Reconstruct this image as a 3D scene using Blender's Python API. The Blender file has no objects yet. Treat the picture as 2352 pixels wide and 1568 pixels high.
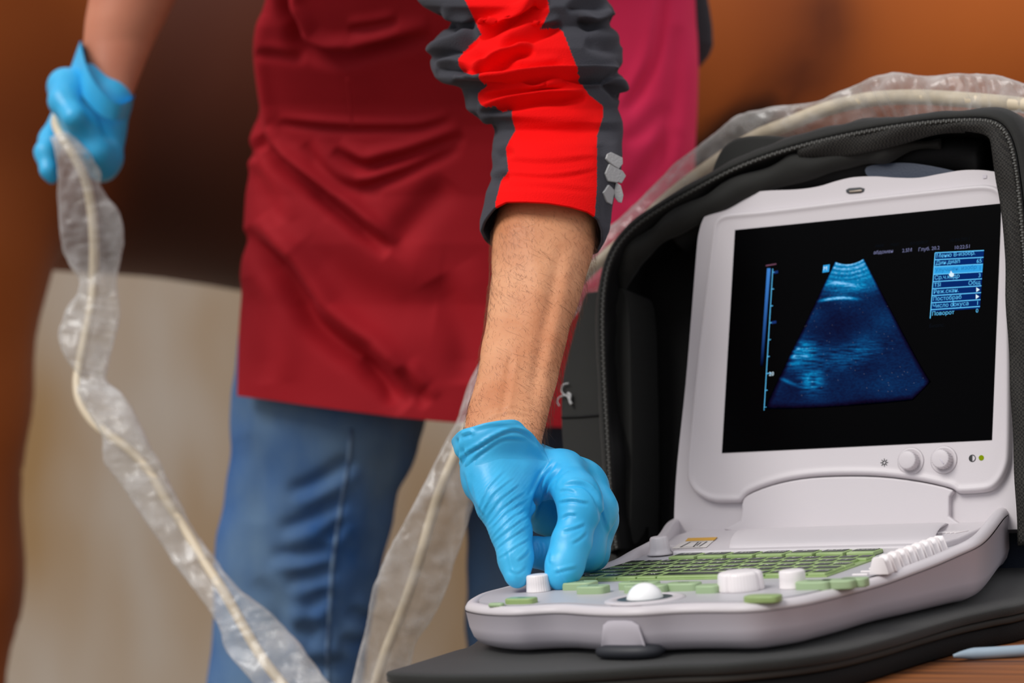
import bpy, bmesh, math, random
import numpy as np
from mathutils import Vector, Matrix
from mathutils.bvhtree import BVHTree

random.seed(4); rng = np.random.default_rng(4)
sc = bpy.context.scene
col = sc.collection
# ------------------------------------------------------------------ camera
f, cx, cy = 5550., 1176., 784.            # focal length in pixels of the 2352x1568 frame
nz = lambda v: np.array(v, float) / np.linalg.norm(v)
_X = nz([9441, -736, -5550]); _Y = nz([3234, -360, 5550]); _Y = nz(_Y - _X * _X.dot(_Y)); _Z = np.cross(_X, _Y)
if _Z[1] > 0: _Z = -_Z
M = np.array([_X, _Y, _Z])                # world axes seen from the camera (x right, y down, z forward)
GZ = 0.62                                 # height of the keyboard plane above the floor
BLd = M @ (np.array([(1658 - cx) / f, (1040 - cy) / f, 1]) * 2.115)
C0 = -BLd + np.array([0, 0, .0708 + GZ])
RT, DN, FW = M[:, 0], M[:, 1], M[:, 2]

cam = bpy.data.cameras.new('camera'); co = bpy.data.objects.new('camera', cam); col.objects.link(co)
cam.sensor_width = 36; cam.lens = f / 2352 * 36; cam.clip_start = .05
R4 = Matrix([[RT[i], -DN[i], -FW[i], C0[i]] for i in range(3)] + [[0, 0, 0, 1]])
co.matrix_world = R4
cam.dof.use_dof = True; cam.dof.focus_distance = 1.90; cam.dof.aperture_fstop = 5.4
sc.camera = co
# ------------------------------------------------------------------ light
w = bpy.data.worlds.new('overcast'); sc.world = w; w.use_nodes = True
nt = w.node_tree; bg = nt.nodes['Background']
tc = nt.nodes.new('ShaderNodeTexCoord'); sp = nt.nodes.new('ShaderNodeSeparateXYZ'); mr = nt.nodes.new('ShaderNodeMapRange')
mr.inputs['From Min'].default_value = -.1; mr.inputs['From Max'].default_value = .9
mx = nt.nodes.new('ShaderNodeMix'); mx.data_type = 'RGBA'
mx.inputs[6].default_value = (.62, .62, .66, 1); mx.inputs[7].default_value = (1, 1, 1.06, 1)
nt.links.new(tc.outputs['Generated'], sp.inputs[0]); nt.links.new(sp.outputs[2], mr.inputs['Value'])
nt.links.new(mr.outputs[0], mx.inputs[0]); nt.links.new(mx.outputs[2], bg.inputs[0])
bg.inputs[1].default_value = .70
sl = bpy.data.lights.new('sun', 'SUN'); so = bpy.data.objects.new('sun', sl); col.objects.link(so)
sl.energy = 2.1; sl.angle = math.radians(28); sl.color = (1, .97, .93)
_ld = nz(-(-.80 * RT - 1.0 * DN - .62 * FW))        # light travels from upper left, camera side
so.rotation_euler = Vector(_ld).to_track_quat('-Z', 'Y').to_euler(); so.location = (-1, -2, 4)
vs = sc.view_settings
vs.view_transform = 'Standard'; vs.look = 'None'; vs.gamma = 1; vs.use_curve_mapping = False; vs.exposure = 0.0

# ------------------------------------------------------------------ helpers
def ray(u, v): return M @ np.array([(u - cx) / f, (v - cy) / f, 1.])
def P(u, v, d): return C0 + ray(u, v) * d
def PZ(u, v, z):
    r = ray(u, v); return C0 + r * ((z + GZ - C0[2]) / r[2])
def proj(p):
    c = (np.asarray(p) - C0) @ M
    return np.stack([cx + f * c[..., 0] / c[..., 2], cy + f * c[..., 1] / c[..., 2], c[..., 2]], -1)
TL_ = math.radians(13.3)
LN = np.array([0, -math.cos(TL_), math.sin(TL_)])   # lid normal, towards the viewer
LU = np.array([0, math.sin(TL_), math.cos(TL_)])
LX = np.array([1., 0, 0])
LP = np.array([0, 0, .0708 + GZ])
def L(u, v, h=0):
    r = ray(u, v); p0 = LP + LN * h
    return C0 + r * ((p0 - C0) @ LN) / (r @ LN)
def D(x, y, z=0): return np.array([x, y, z + GZ])

def lin(c): return tuple(((x / 255) / 12.92 if x / 255 <= .04045 else ((x / 255 + .055) / 1.055) ** 2.4) for x in c)
MATS = {}
def mat(name, c, rough=.5, bump=0, scale=50, c2=None, cscale=6, sheen=0, spec=.5, coat=0, sss=0, metal=0, stretch=None, sheen_tint=None, detail=4):
    m = bpy.data.materials.new(name); m.use_nodes = True; MATS[name] = m
    n = m.node_tree.nodes; l = m.node_tree.links; b = n['Principled BSDF']
    b.inputs['Base Color'].default_value = (*lin(c), 1); b.inputs['Roughness'].default_value = rough
    b.inputs['Specular IOR Level'].default_value = spec; b.inputs['Coat Weight'].default_value = coat
    b.inputs['Sheen Weight'].default_value = sheen; b.inputs['Metallic'].default_value = metal
    if sheen_tint: b.inputs['Sheen Tint'].default_value = (*lin(sheen_tint), 1)
    if sss:
        b.inputs['Subsurface Weight'].default_value = sss; b.inputs['Subsurface Radius'].default_value = (.01, .004, .002)
        b.inputs['Subsurface Scale'].default_value = 1
    tcn = n.new('ShaderNodeTexCoord'); mp = n.new('ShaderNodeMapping'); l.new(tcn.outputs['Object'], mp.inputs[0])
    if stretch: mp.inputs['Scale'].default_value = stretch
    if c2:
        nn = n.new('ShaderNodeTexNoise'); nn.inputs['Scale'].default_value = cscale; nn.inputs['Detail'].default_value = detail
        cr = n.new('ShaderNodeValToRGB'); cr.color_ramp.elements[0].color = (*lin(c), 1); cr.color_ramp.elements[1].color = (*lin(c2), 1)
        cr.color_ramp.elements[0].position = .35; cr.color_ramp.elements[1].position = .68
        l.new(mp.outputs[0], nn.inputs[0]); l.new(nn.outputs[0], cr.inputs[0]); l.new(cr.outputs[0], b.inputs['Base Color'])
    if bump:
        nb = n.new('ShaderNodeTexNoise'); nb.inputs['Scale'].default_value = scale; nb.inputs['Detail'].default_value = 3
        bn = n.new('ShaderNodeBump'); bn.inputs['Strength'].default_value = bump; bn.inputs['Distance'].default_value = .001
        l.new(mp.outputs[0], nb.inputs[0]); l.new(nb.outputs[0], bn.inputs['Height']); l.new(bn.outputs[0], b.inputs['Normal'])
    return m
def emis(name, c, s=1.):
    m = bpy.data.materials.new(name); m.use_nodes = True
    b = m.node_tree.nodes['Principled BSDF']; b.inputs['Base Color'].default_value = (0, 0, 0, 1); b.inputs['Specular IOR Level'].default_value = 0
    b.inputs['Emission Color'].default_value = (*lin(c), 1); b.inputs['Emission Strength'].default_value = s
    return m
def emis_attr(name):
    m = emis(name, (0, 0, 0)); n = m.node_tree.nodes; a = n.new('ShaderNodeAttribute'); a.attribute_name = 'glow'
    m.node_tree.links.new(a.outputs['Color'], n['Principled BSDF'].inputs['Emission Color']); return m

OFF = {}
def thing(name, label, cat, loc, group=None, kind=None):
    o = bpy.data.objects.new(name, None); col.objects.link(o); o.location = loc; o.empty_display_size = .05
    o['label'] = label; o['category'] = cat
    if group: o['group'] = group
    OFF[o.name] = np.array(loc, float); return o
def obj(name, V, F, m, parent=None, smooth=True, mi=None, origin=None, label=None):
    V = np.asarray(V, float); off = np.zeros(3)
    if parent is not None: off = OFF[parent.name]
    elif origin is not None: off = np.array(origin, float)
    me = bpy.data.meshes.new(name); me.from_pydata((V - off).tolist(), [], [list(map(int, q)) for q in F])
    ms = m if isinstance(m, (list, tuple)) else [m]
    for k in ms: me.materials.append(k)
    if mi is not None: me.polygons.foreach_set('material_index', np.asarray(mi, np.int32))
    me.polygons.foreach_set('use_smooth', [smooth] * len(me.polygons)); me.update()
    o = bpy.data.objects.new(name, me); col.objects.link(o); OFF[o.name] = off
    if parent is not None: o.parent = parent
    elif origin is not None: o.location = origin
    if label: o['label'] = label
    return o
def fixn(o):
    bm = bmesh.new(); bm.from_mesh(o.data); bmesh.ops.recalc_face_normals(bm, faces=bm.faces); bm.to_mesh(o.data); bm.free(); return o
def bevel(o, wd, seg=3, ang=35):
    b = o.modifiers.new('bevel', 'BEVEL'); b.width = wd; b.segments = seg; b.limit_method = 'ANGLE'; b.angle_limit = math.radians(ang); return o
def solid(o, t, offset=-1):
    s = o.modifiers.new('solid', 'SOLIDIFY'); s.thickness = t; s.offset = offset; return o
def grid_faces(nr, nc, wrap=False):
    F = []
    for i in range(nr - 1):
        for j in range(nc if wrap else nc - 1):
            k = (j + 1) % nc
            F.append((i * nc + j, i * nc + k, (i + 1) * nc + k, (i + 1) * nc + j))
    return F
def catmull(pts, per=8, closed=False):
    pts = [np.array(p, float) for p in pts]; n = len(pts); out = []
    rngs = range(n) if closed else range(n - 1)
    for i in rngs:
        if closed: p0, p1, p2, p3 = pts[i - 1], pts[i], pts[(i + 1) % n], pts[(i + 2) % n]
        else: p0, p1, p2, p3 = pts[max(i - 1, 0)], pts[i], pts[i + 1], pts[min(i + 2, n - 1)]
        for k in range(per):
            t = k / per
            out.append(.5 * ((2 * p1) + (-p0 + p2) * t + (2 * p0 - 5 * p1 + 4 * p2 - p3) * t * t + (-p0 + 3 * p1 - 3 * p2 + p3) * t ** 3))
    if not closed: out.append(pts[-1])
    return np.array(out)
def prism(name, pts, nrm, t, m, parent, bev=0, seg=3, smooth=True, label=None):
    """a plate: closed outline pts (front face), extruded by t against nrm"""
    pts = np.asarray(pts); n = len(pts); nrm = np.asarray(nrm, float)
    V = np.vstack([pts, pts - nrm * t])
    F = [list(range(n)), list(range(2 * n - 1, n - 1, -1))] + [(i, (i + 1) % n, n + (i + 1) % n, n + i) for i in range(n)]
    o = obj(name, V, F, m, parent, smooth=smooth, label=label); fixn(o)
    if bev: bevel(o, bev, seg)
    e = o.modifiers.new('wn', 'WEIGHTED_NORMAL'); e.keep_sharp = False
    return o
def box(name, c, s, m, parent, bev=.0, ax=None, label=None, seg=2):
    A = np.eye(3) if ax is None else np.asarray(ax)
    V = [np.array(c) + A[0] * s[0] / 2 * i + A[1] * s[1] / 2 * j + A[2] * s[2] / 2 * k for i in (-1, 1) for j in (-1, 1) for k in (-1, 1)]
    F = [(0, 1, 3, 2), (4, 6, 7, 5), (0, 4, 5, 1), (2, 3, 7, 6), (0, 2, 6, 4), (1, 5, 7, 3)]
    o = obj(name, V, F, m, parent, smooth=bev > 0, label=label); fixn(o)
    if bev: bevel(o, bev, seg)
    return o
def lathe(prof, c, ax=(0, 0, 1), n=48, rmod=None):
    ax = nz(ax); a = nz(np.cross(ax, [0.31, .2, .9] if abs(ax[2]) < .9 else [1, 0, 0])); b = np.cross(ax, a); V = []
    for r, h in prof:
        for i in range(n):
            t = 2 * math.pi * i / n; rr = r * (rmod(t, r, h) if rmod else 1)
            V.append(np.array(c) + ax * h + (a * math.cos(t) + b * math.sin(t)) * rr)
    F = grid_faces(len(prof), n, True)
    F.append(list(range(n))[::-1]); F.append([(len(prof) - 1) * n + i for i in range(n)])
    return np.array(V), F
def tube(path, r, n=10, cap=True):
    path = np.asarray(path); V = []; t = np.gradient(path, axis=0); t /= np.linalg.norm(t, axis=1)[:, None] + 1e-12
    up = np.cross(t[0], [0.1, .9, .2]); up /= np.linalg.norm(up)
    for i, p in enumerate(path):
        up = up - t[i] * (up @ t[i]); up /= np.linalg.norm(up); s = np.cross(t[i], up); rr = r[i] if hasattr(r, '__len__') else r
        for k in range(n):
            a = 2 * math.pi * k / n; V.append(p + (up * math.cos(a) + s * math.sin(a)) * rr)
    F = grid_faces(len(path), n, True)
    if cap: F += [list(range(n))[::-1], [(len(path) - 1) * n + i for i in range(n)]]
    return np.array(V), F
def join(parts):
    V, F, o = [], [], 0
    for v, fc in parts:
        V.append(v); F += [tuple(i + o for i in q) for q in fc]; o += len(v)
    return np.vstack(V), F
# --- value noise in numpy
def vnoise(p, scale, seed=0):
    p = np.asarray(p, float) * scale + seed * 17.3; i = np.floor(p).astype(np.int64); fr = p - i; fr = fr * fr * (3 - 2 * fr)
    def h(a): return ((np.sin(a[..., 0] * 127.1 + a[..., 1] * 311.7 + a[..., 2] * 74.7) * 43758.5453) % 1.0)
    r = 0
    for dx in (0, 1):
        for dy in (0, 1):
            for dz in (0, 1):
                wgt = (fr[..., 0] if dx else 1 - fr[..., 0]) * (fr[..., 1] if dy else 1 - fr[..., 1]) * (fr[..., 2] if dz else 1 - fr[..., 2])
                r = r + wgt * h(i + np.array([dx, dy, dz]))
    return r * 2 - 1
def normals(V, F):
    F4 = np.array([q if len(q) == 4 else (q[0], q[1], q[2], q[2]) for q in F if len(q) <= 4]); N = np.zeros_like(V)
    n = np.cross(V[F4[:, 2]] - V[F4[:, 0]], V[F4[:, 3]] - V[F4[:, 1]])
    bad = F4[:, 2] == F4[:, 3]
    n[bad] = np.cross(V[F4[bad, 1]] - V[F4[bad, 0]], V[F4[bad, 2]] - V[F4[bad, 0]])
    for k in range(4): np.add.at(N, F4[:, k], n)
    return N / (np.linalg.norm(N, axis=1)[:, None] + 1e-12)
def segdist(uv, poly):
    """signed distance in px to a polyline, and the fraction along it"""
    best = np.full(len(uv), 1e9); sgn = np.zeros(len(uv)); fr = np.zeros(len(uv)); poly = np.array(poly, float)
    ln = np.linalg.norm(np.diff(poly, axis=0), axis=1); cum = np.concatenate([[0], np.cumsum(ln)])
    for k in range(len(poly) - 1):
        a, b = poly[k], poly[k + 1]; ab = b - a; t = np.clip(((uv - a) @ ab) / (ab @ ab), 0, 1)
        q = uv - (a + t[:, None] * ab); d = np.linalg.norm(q, axis=1); s = np.sign(ab[0] * q[:, 1] - ab[1] * q[:, 0])
        m_ = d < best; best[m_] = d[m_]; sgn[m_] = s[m_]; fr[m_] = ((cum[k] + t * ln[k]) / cum[-1])[m_]
    return best * sgn, fr
def folds(V, N, lst, front=True):
    """press folds (px polyline, depth m, width px, ridge share) into a surface along its normals"""
    uv = proj(V); disp = np.zeros(len(V)); facing = (N @ FW) < .15 if front else np.ones(len(V), bool)
    for poly, amp, wd, *r in lst:
        rid = r[0] if r else .5
        pl = catmull(poly, 6) if len(poly) > 2 else np.array(poly, float)
        lo = pl.min(0) - 4 * wd; hi = pl.max(0) + 4 * wd
        ix = np.where((uv[:, 0] > lo[0]) & (uv[:, 0] < hi[0]) & (uv[:, 1] > lo[1]) & (uv[:, 1] < hi[1]) & facing)[0]
        if not len(ix): continue
        s, fr = segdist(uv[ix, :2], pl); env = np.clip(np.minimum(fr, 1 - fr) * 5, 0, 1) ** .6
        s = -s / wd
        disp[ix] += amp * env * (-np.exp(-s * s) + rid * np.exp(-((s - 1.7) / 1.1) ** 2))
    return V + N * disp[:, None]
# --- signed distance bodies, surface nets
def cone(p, a, b, ra, rb):
    a = np.asarray(a, np.float32); b = np.asarray(b, np.float32); ab = b - a
    t = np.clip(((p - a) @ ab) / (ab @ ab + 1e-12), 0, 1)
    return np.linalg.norm(p - (a + t[..., None] * ab), axis=-1) - (ra + (rb - ra) * t)
def smin(a, b, k):
    h = np.clip(.5 + .5 * (b - a) / k, 0, 1); return b * (1 - h) + a * h - k * h * (1 - h)
def nets(fn, lo, hi, h):
    lo = np.array(lo, float); hi = np.array(hi, float); n = np.ceil((hi - lo) / h).astype(int) + 1
    g = np.stack(np.meshgrid(*[lo[k] + h * np.arange(n[k]) for k in range(3)], indexing='ij'), -1).astype(np.float32)
    S = fn(g); s = S < 0
    cnt = sum(s[dx:n[0] - 1 + dx, dy:n[1] - 1 + dy, dz:n[2] - 1 + dz].astype(np.int8) for dx in (0, 1) for dy in (0, 1) for dz in (0, 1))
    act = (cnt > 0) & (cnt < 8); idx = np.full(act.shape, -1, np.int64); cells = np.argwhere(act); idx[act] = np.arange(len(cells))
    acc = np.zeros((len(cells), 3)); num = np.zeros(len(cells))
    cs = [(a, b, c) for a in (0, 1) for b in (0, 1) for c in (0, 1)]
    for a in cs:
        for ax in range(3):
            if a[ax]: continue
            b = list(a); b[ax] = 1
            ia = cells + np.array(a); ib = cells + np.array(b)
            va = S[ia[:, 0], ia[:, 1], ia[:, 2]]; vb = S[ib[:, 0], ib[:, 1], ib[:, 2]]; m_ = (va < 0) != (vb < 0)
            t = va[m_] / (va[m_] - vb[m_]); pt = ia[m_].astype(float); pt[:, ax] += t; acc[m_] += pt; num[m_] += 1
    V = lo + h * acc / num[:, None]; F = []
    for ax in range(3):
        o1, o2 = [k for k in range(3) if k != ax]
        sl0 = [slice(None)] * 3; sl1 = [slice(None)] * 3; sl0[ax] = slice(0, -1); sl1[ax] = slice(1, None)
        a = s[tuple(sl0)]; b = s[tuple(sl1)]; e = np.argwhere(a != b)
        e = e[(e[:, o1] > 0) & (e[:, o2] > 0) & (e[:, o1] < n[o1] - 1) & (e[:, o2] < n[o2] - 1)]
        ins = a[e[:, 0], e[:, 1], e[:, 2]]
        def at(d1, d2):
            q = e.copy(); q[:, o1] -= d1; q[:, o2] -= d2; return idx[q[:, 0], q[:, 1], q[:, 2]]
        q = np.stack([at(1, 1), at(0, 1), at(0, 0), at(1, 0)], 1)
        fl = ins if ax != 1 else ~ins
        q[~fl] = q[~fl][:, ::-1]; F.append(q)
    return V, np.vstack(F).tolist()
def relax(V, F, it=2, lam=.5):
    E_ = np.array([(q[k], q[(k + 1) % 4]) for q in F for k in range(4)])
    for _ in range(it):
        A = np.zeros_like(V); c = np.zeros(len(V)); np.add.at(A, E_[:, 0], V[E_[:, 1]]); np.add.at(c, E_[:, 0], 1); np.add.at(A, E_[:, 1], V[E_[:, 0]]); np.add.at(c, E_[:, 1], 1)
        V = V + lam * (A / np.maximum(c, 1)[:, None] - V)
    return V
def rows_tube(rows, n=120, step=4, ratio=.9, smooth=3, cap=True):
    """a limb or sleeve: rows of (v, left u, right u, depth[, ratio])"""
    rows = np.array([list(r) + [ratio] * (5 - len(r)) for r in rows], float)
    v = np.arange(rows[0, 0], rows[-1, 0] + .1, step); A = [np.interp(v, rows[:, 0], rows[:, k]) for k in range(1, 5)]
    if smooth:
        kk = np.exp(-np.linspace(-2, 2, 2 * smooth + 1) ** 2); kk /= kk.sum()
        A = [np.convolve(np.pad(a, smooth, 'reflect', reflect_type='odd'), kk, 'valid') for a in A]
    V = []
    th = 2 * np.pi * np.arange(n) / n
    for i, vv in enumerate(v):
        l, r, d, ra = [a[i] for a in A]; c = P((l + r) / 2, vv, d); h = (r - l) / 2 / f * d
        V.append(c + np.cos(th)[:, None] * h * RT + np.sin(th)[:, None] * h * ra * FW)
    V = np.vstack(V); F = [q[::-1] for q in grid_faces(len(v), n, True)]
    if cap: F += [list(range(n)), [(len(v) - 1) * n + i for i in range(n)][::-1]]
    return V, F
TEXTS = []
def text(s, size, c, e1, e2, m, parent, name='lettering', align='LEFT', squash=1.):
    cu = bpy.data.curves.new(name, 'FONT'); cu.body = s; cu.size = size; cu.align_x = align; cu.align_y = 'CENTER'; cu.resolution_u = 2
    cu.materials.append(m); o = bpy.data.objects.new(name, cu); col.objects.link(o)
    e1 = nz(e1); e2 = nz(e2); e3 = np.cross(e1, e2)
    mtx = Matrix([[e1[i] * squash, e2[i], e3[i], c[i]] for i in range(3)] + [[0, 0, 0, 1]])
    TEXTS.append((o, mtx, parent, m, name))
def bake_texts():
    bpy.context.view_layer.update(); dg = bpy.context.evaluated_depsgraph_get(); out = []
    for o, mtx, parent, m, name in TEXTS:
        me = bpy.data.meshes.new_from_object(o.evaluated_get(dg)); out.append((me, mtx, parent, m, name))
    for o, *_ in TEXTS: bpy.data.objects.remove(o)
    for me, mtx, parent, m, name in out:
        if not len(me.vertices): continue
        off = OFF[parent.name]; me.transform(Matrix.Translation(Vector(-off)) @ mtx)
        if not me.materials: me.materials.append(m)
        q = bpy.data.objects.new(name, me); col.objects.link(q); q.parent = parent; OFF[q.name] = off
def camd(v): return np.array(v)
# ------------------------------------------------------------------ materials
M_shell = mat('pale_grey_plastic', (206, 200, 203), .42, bump=.05, scale=900, spec=.4)
M_body = mat('grey_plastic', (198, 192, 200), .38, bump=.04, scale=800, spec=.4)
M_plate = mat('keyboard_plate', (186, 184, 188), .4, spec=.4)
M_white = mat('white_knob_plastic', (238, 232, 232), .35)
M_ball = mat('white_ball', (250, 250, 250), .2)
M_dark = mat('dark_rubber', (38, 40, 46), .55)
M_hole = mat('dark_socket', (62, 74, 78), .5)
M_green = mat('green_key_plastic', (138, 164, 100), .35, c2=(158, 180, 122), cscale=30, spec=.5)
M_key = mat('dark_key_face', (46, 54, 46), .35)
M_soft = mat('pale_green_button', (160, 184, 142), .4)
M_print = mat('print_white', (225, 225, 215), .5); M_black = mat('print_black', (25, 25, 28), .5)
M_yel = mat('yellow_sticker', (214, 160, 20), .5); M_paper = mat('sticker_paper', (214, 208, 204), .5)
M_glass = mat('screen_glass', (2, 2, 3), .25, spec=.03)
M_nylon = mat('black_nylon', (26, 27, 25), .62, bump=.5, scale=1600, c2=(34, 35, 32), cscale=9, sheen=.15, spec=.35)
M_nylon2 = mat('black_nylon_side', (25, 25, 22), .65, bump=.5, scale=1600, c2=(31, 31, 28), cscale=9, sheen=.1, spec=.3)
M_nylon_in = mat('black_lining', (13, 13, 13), .7, bump=.4, scale=900, spec=.3)
M_tape = mat('black_webbing', (52, 50, 46), .7, spec=.3)
M_zip = mat('zip_teeth', (70, 70, 66), .45, spec=.5)
M_slate = mat('slate_blue_fabric', (40, 50, 68), .6, bump=.3, scale=700)
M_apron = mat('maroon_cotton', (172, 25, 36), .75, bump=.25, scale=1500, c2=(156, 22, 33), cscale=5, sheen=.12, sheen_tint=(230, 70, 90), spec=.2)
M_apron_lit = mat('lit_maroon_cotton', (240, 44, 90), .75, bump=.2, scale=1500, c2=(246, 54, 102), cscale=3, sheen=.15, sheen_tint=(255, 120, 160), spec=.2)  # the apron's brighter right side, its light put into the colour
M_red = mat('red_fleece', (246, 6, 8), .85, bump=.6, scale=900, sheen=.25, sheen_tint=(255, 60, 30), spec=.15)
M_grey = mat('charcoal_fleece', (64, 64, 70), .85, bump=.6, scale=900, sheen=.25, sheen_tint=(150, 150, 160), spec=.15)
M_emb = mat('silver_badge', (176, 176, 176), .6, bump=.6, scale=500)
M_skin = mat('skin', (220, 158, 116), .5, bump=.5, scale=420, c2=(198, 128, 86), cscale=22, sss=.12, spec=.4, detail=6)
M_skin2 = mat('skin_ruddy', (204, 132, 102), .5, c2=(190, 116, 88), cscale=14, sss=.1, spec=.35)
M_hair = mat('arm_hair', (112, 66, 38), .5)
M_glove = mat('blue_nitrile', (46, 176, 232), .40, bump=.12, scale=260, c2=(66, 188, 238), cscale=18, spec=.45, sss=.05)
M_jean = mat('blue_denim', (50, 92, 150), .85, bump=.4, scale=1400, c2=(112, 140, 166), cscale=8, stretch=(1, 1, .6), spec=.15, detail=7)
M_jean_shaded = mat('shaded_denim', (64, 74, 86), .85, bump=.4, scale=1400, c2=(58, 88, 124), cscale=4, spec=.15)  # same jeans, with the far leg's shade put into the colour
M_seam = mat('denim_seam', (120, 148, 178), .85, c2=(60, 84, 120), cscale=60)
M_cable = mat('cream_cable', (222, 206, 178), .4, spec=.5)
M_tube = mat('pale_blue_plastic', (150, 168, 182), .3)
M_wood = mat('worn_wood', (168, 100, 46), .6, bump=.9, scale=40, c2=(58, 26, 12), cscale=11, stretch=(.35, 9, 9), detail=8)
M_wall = mat('stained_panel', (206, 201, 192), .8, c2=(172, 138, 92), cscale=2.1, bump=.2, scale=30, stretch=(1, 1, .45), detail=3)
M_floor = mat('dusty_ground', (120, 104, 84), .95, bump=.6, scale=60, c2=(96, 80, 60), cscale=4)
def plastic_film():
    m = bpy.data.materials.new('clear_film'); m.use_nodes = True; n = m.node_tree.nodes; l = m.node_tree.links; n.clear()
    out = n.new('ShaderNodeOutputMaterial'); mix = n.new('ShaderNodeMixShader'); tr = n.new('ShaderNodeBsdfTransparent'); pb = n.new('ShaderNodeBsdfPrincipled')
    pb.inputs['Base Color'].default_value = (*lin((226, 224, 222)), 1); pb.inputs['Roughness'].default_value = .16; pb.inputs['Specular IOR Level'].default_value = .9
    tr.inputs[0].default_value = (.96, .96, .95, 1)
    lw = n.new('ShaderNodeLayerWeight'); lw.inputs[0].default_value = .45
    tcn = n.new('ShaderNodeTexCoord'); no = n.new('ShaderNodeTexNoise'); no.inputs['Scale'].default_value = 34; no.inputs['Detail'].default_value = 5
    mr = n.new('ShaderNodeMapRange'); mr.inputs['From Min'].default_value = .42; mr.inputs['From Max'].default_value = .72; mr.inputs['To Min'].default_value = .13; mr.inputs['To Max'].default_value = .38
    ad = n.new('ShaderNodeMath'); ad.operation = 'MULTIPLY_ADD'; ad.inputs[1].default_value = .45; ad.use_clamp = True
    l.new(tcn.outputs['Object'], no.inputs[0]); l.new(no.outputs[0], mr.inputs['Value']); l.new(lw.outputs['Facing'], ad.inputs[0]); l.new(mr.outputs[0], ad.inputs[2])
    bn = n.new('ShaderNodeBump'); bn.inputs['Strength'].default_value = .7; bn.inputs['Distance'].default_value = .004; l.new(no.outputs[0], bn.inputs['Height']); l.new(bn.outputs[0], pb.inputs['Normal'])
    l.new(ad.outputs[0], mix.inputs[0]); l.new(tr.outputs[0], mix.inputs[1]); l.new(pb.outputs[0], mix.inputs[2]); l.new(mix.outputs[0], out.inputs[0])
    return m
M_film = plastic_film()

# ------------------------------------------------------------------ setting
HR = nz([RT[0], RT[1], 0]); HD = np.cross([0, 0, 1.], HR); UP = np.array([0, 0, 1.])
def plate(name, c, a, b, n, t, m):
    """structure slab"""
    c = np.array(c); V = []
    for k in (0, -1):
        for i, j in ((-1, -1), (1, -1), (1, 1), (-1, 1)): V.append(c + a * i + b * j + n * t * k * -1 * -1)
    F = [(0, 1, 2, 3), (7, 6, 5, 4), (0, 4, 5, 1), (1, 5, 6, 2), (2, 6, 7, 3), (3, 7, 4, 0)]
    o = obj(name, V, F, m, smooth=False); fixn(o); o['kind'] = 'structure'; o['label'] = name.replace('_', ' '); return o
base = C0.copy(); base[2] = 0
floor = plate('floor', base + HD * 2.2, HR * 6, HD * 5, UP, .1, M_floor); floor['label'] = 'dusty ground under the horse and the bench'
wc = P(1176, 784, 5.0); wc[2] = 1.3
wb = plate('wall_back', wc, HR * 5, UP * 1.3, -HD, .1, M_wall); wb['label'] = 'pale stained panel wall seen under the horse'

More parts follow.
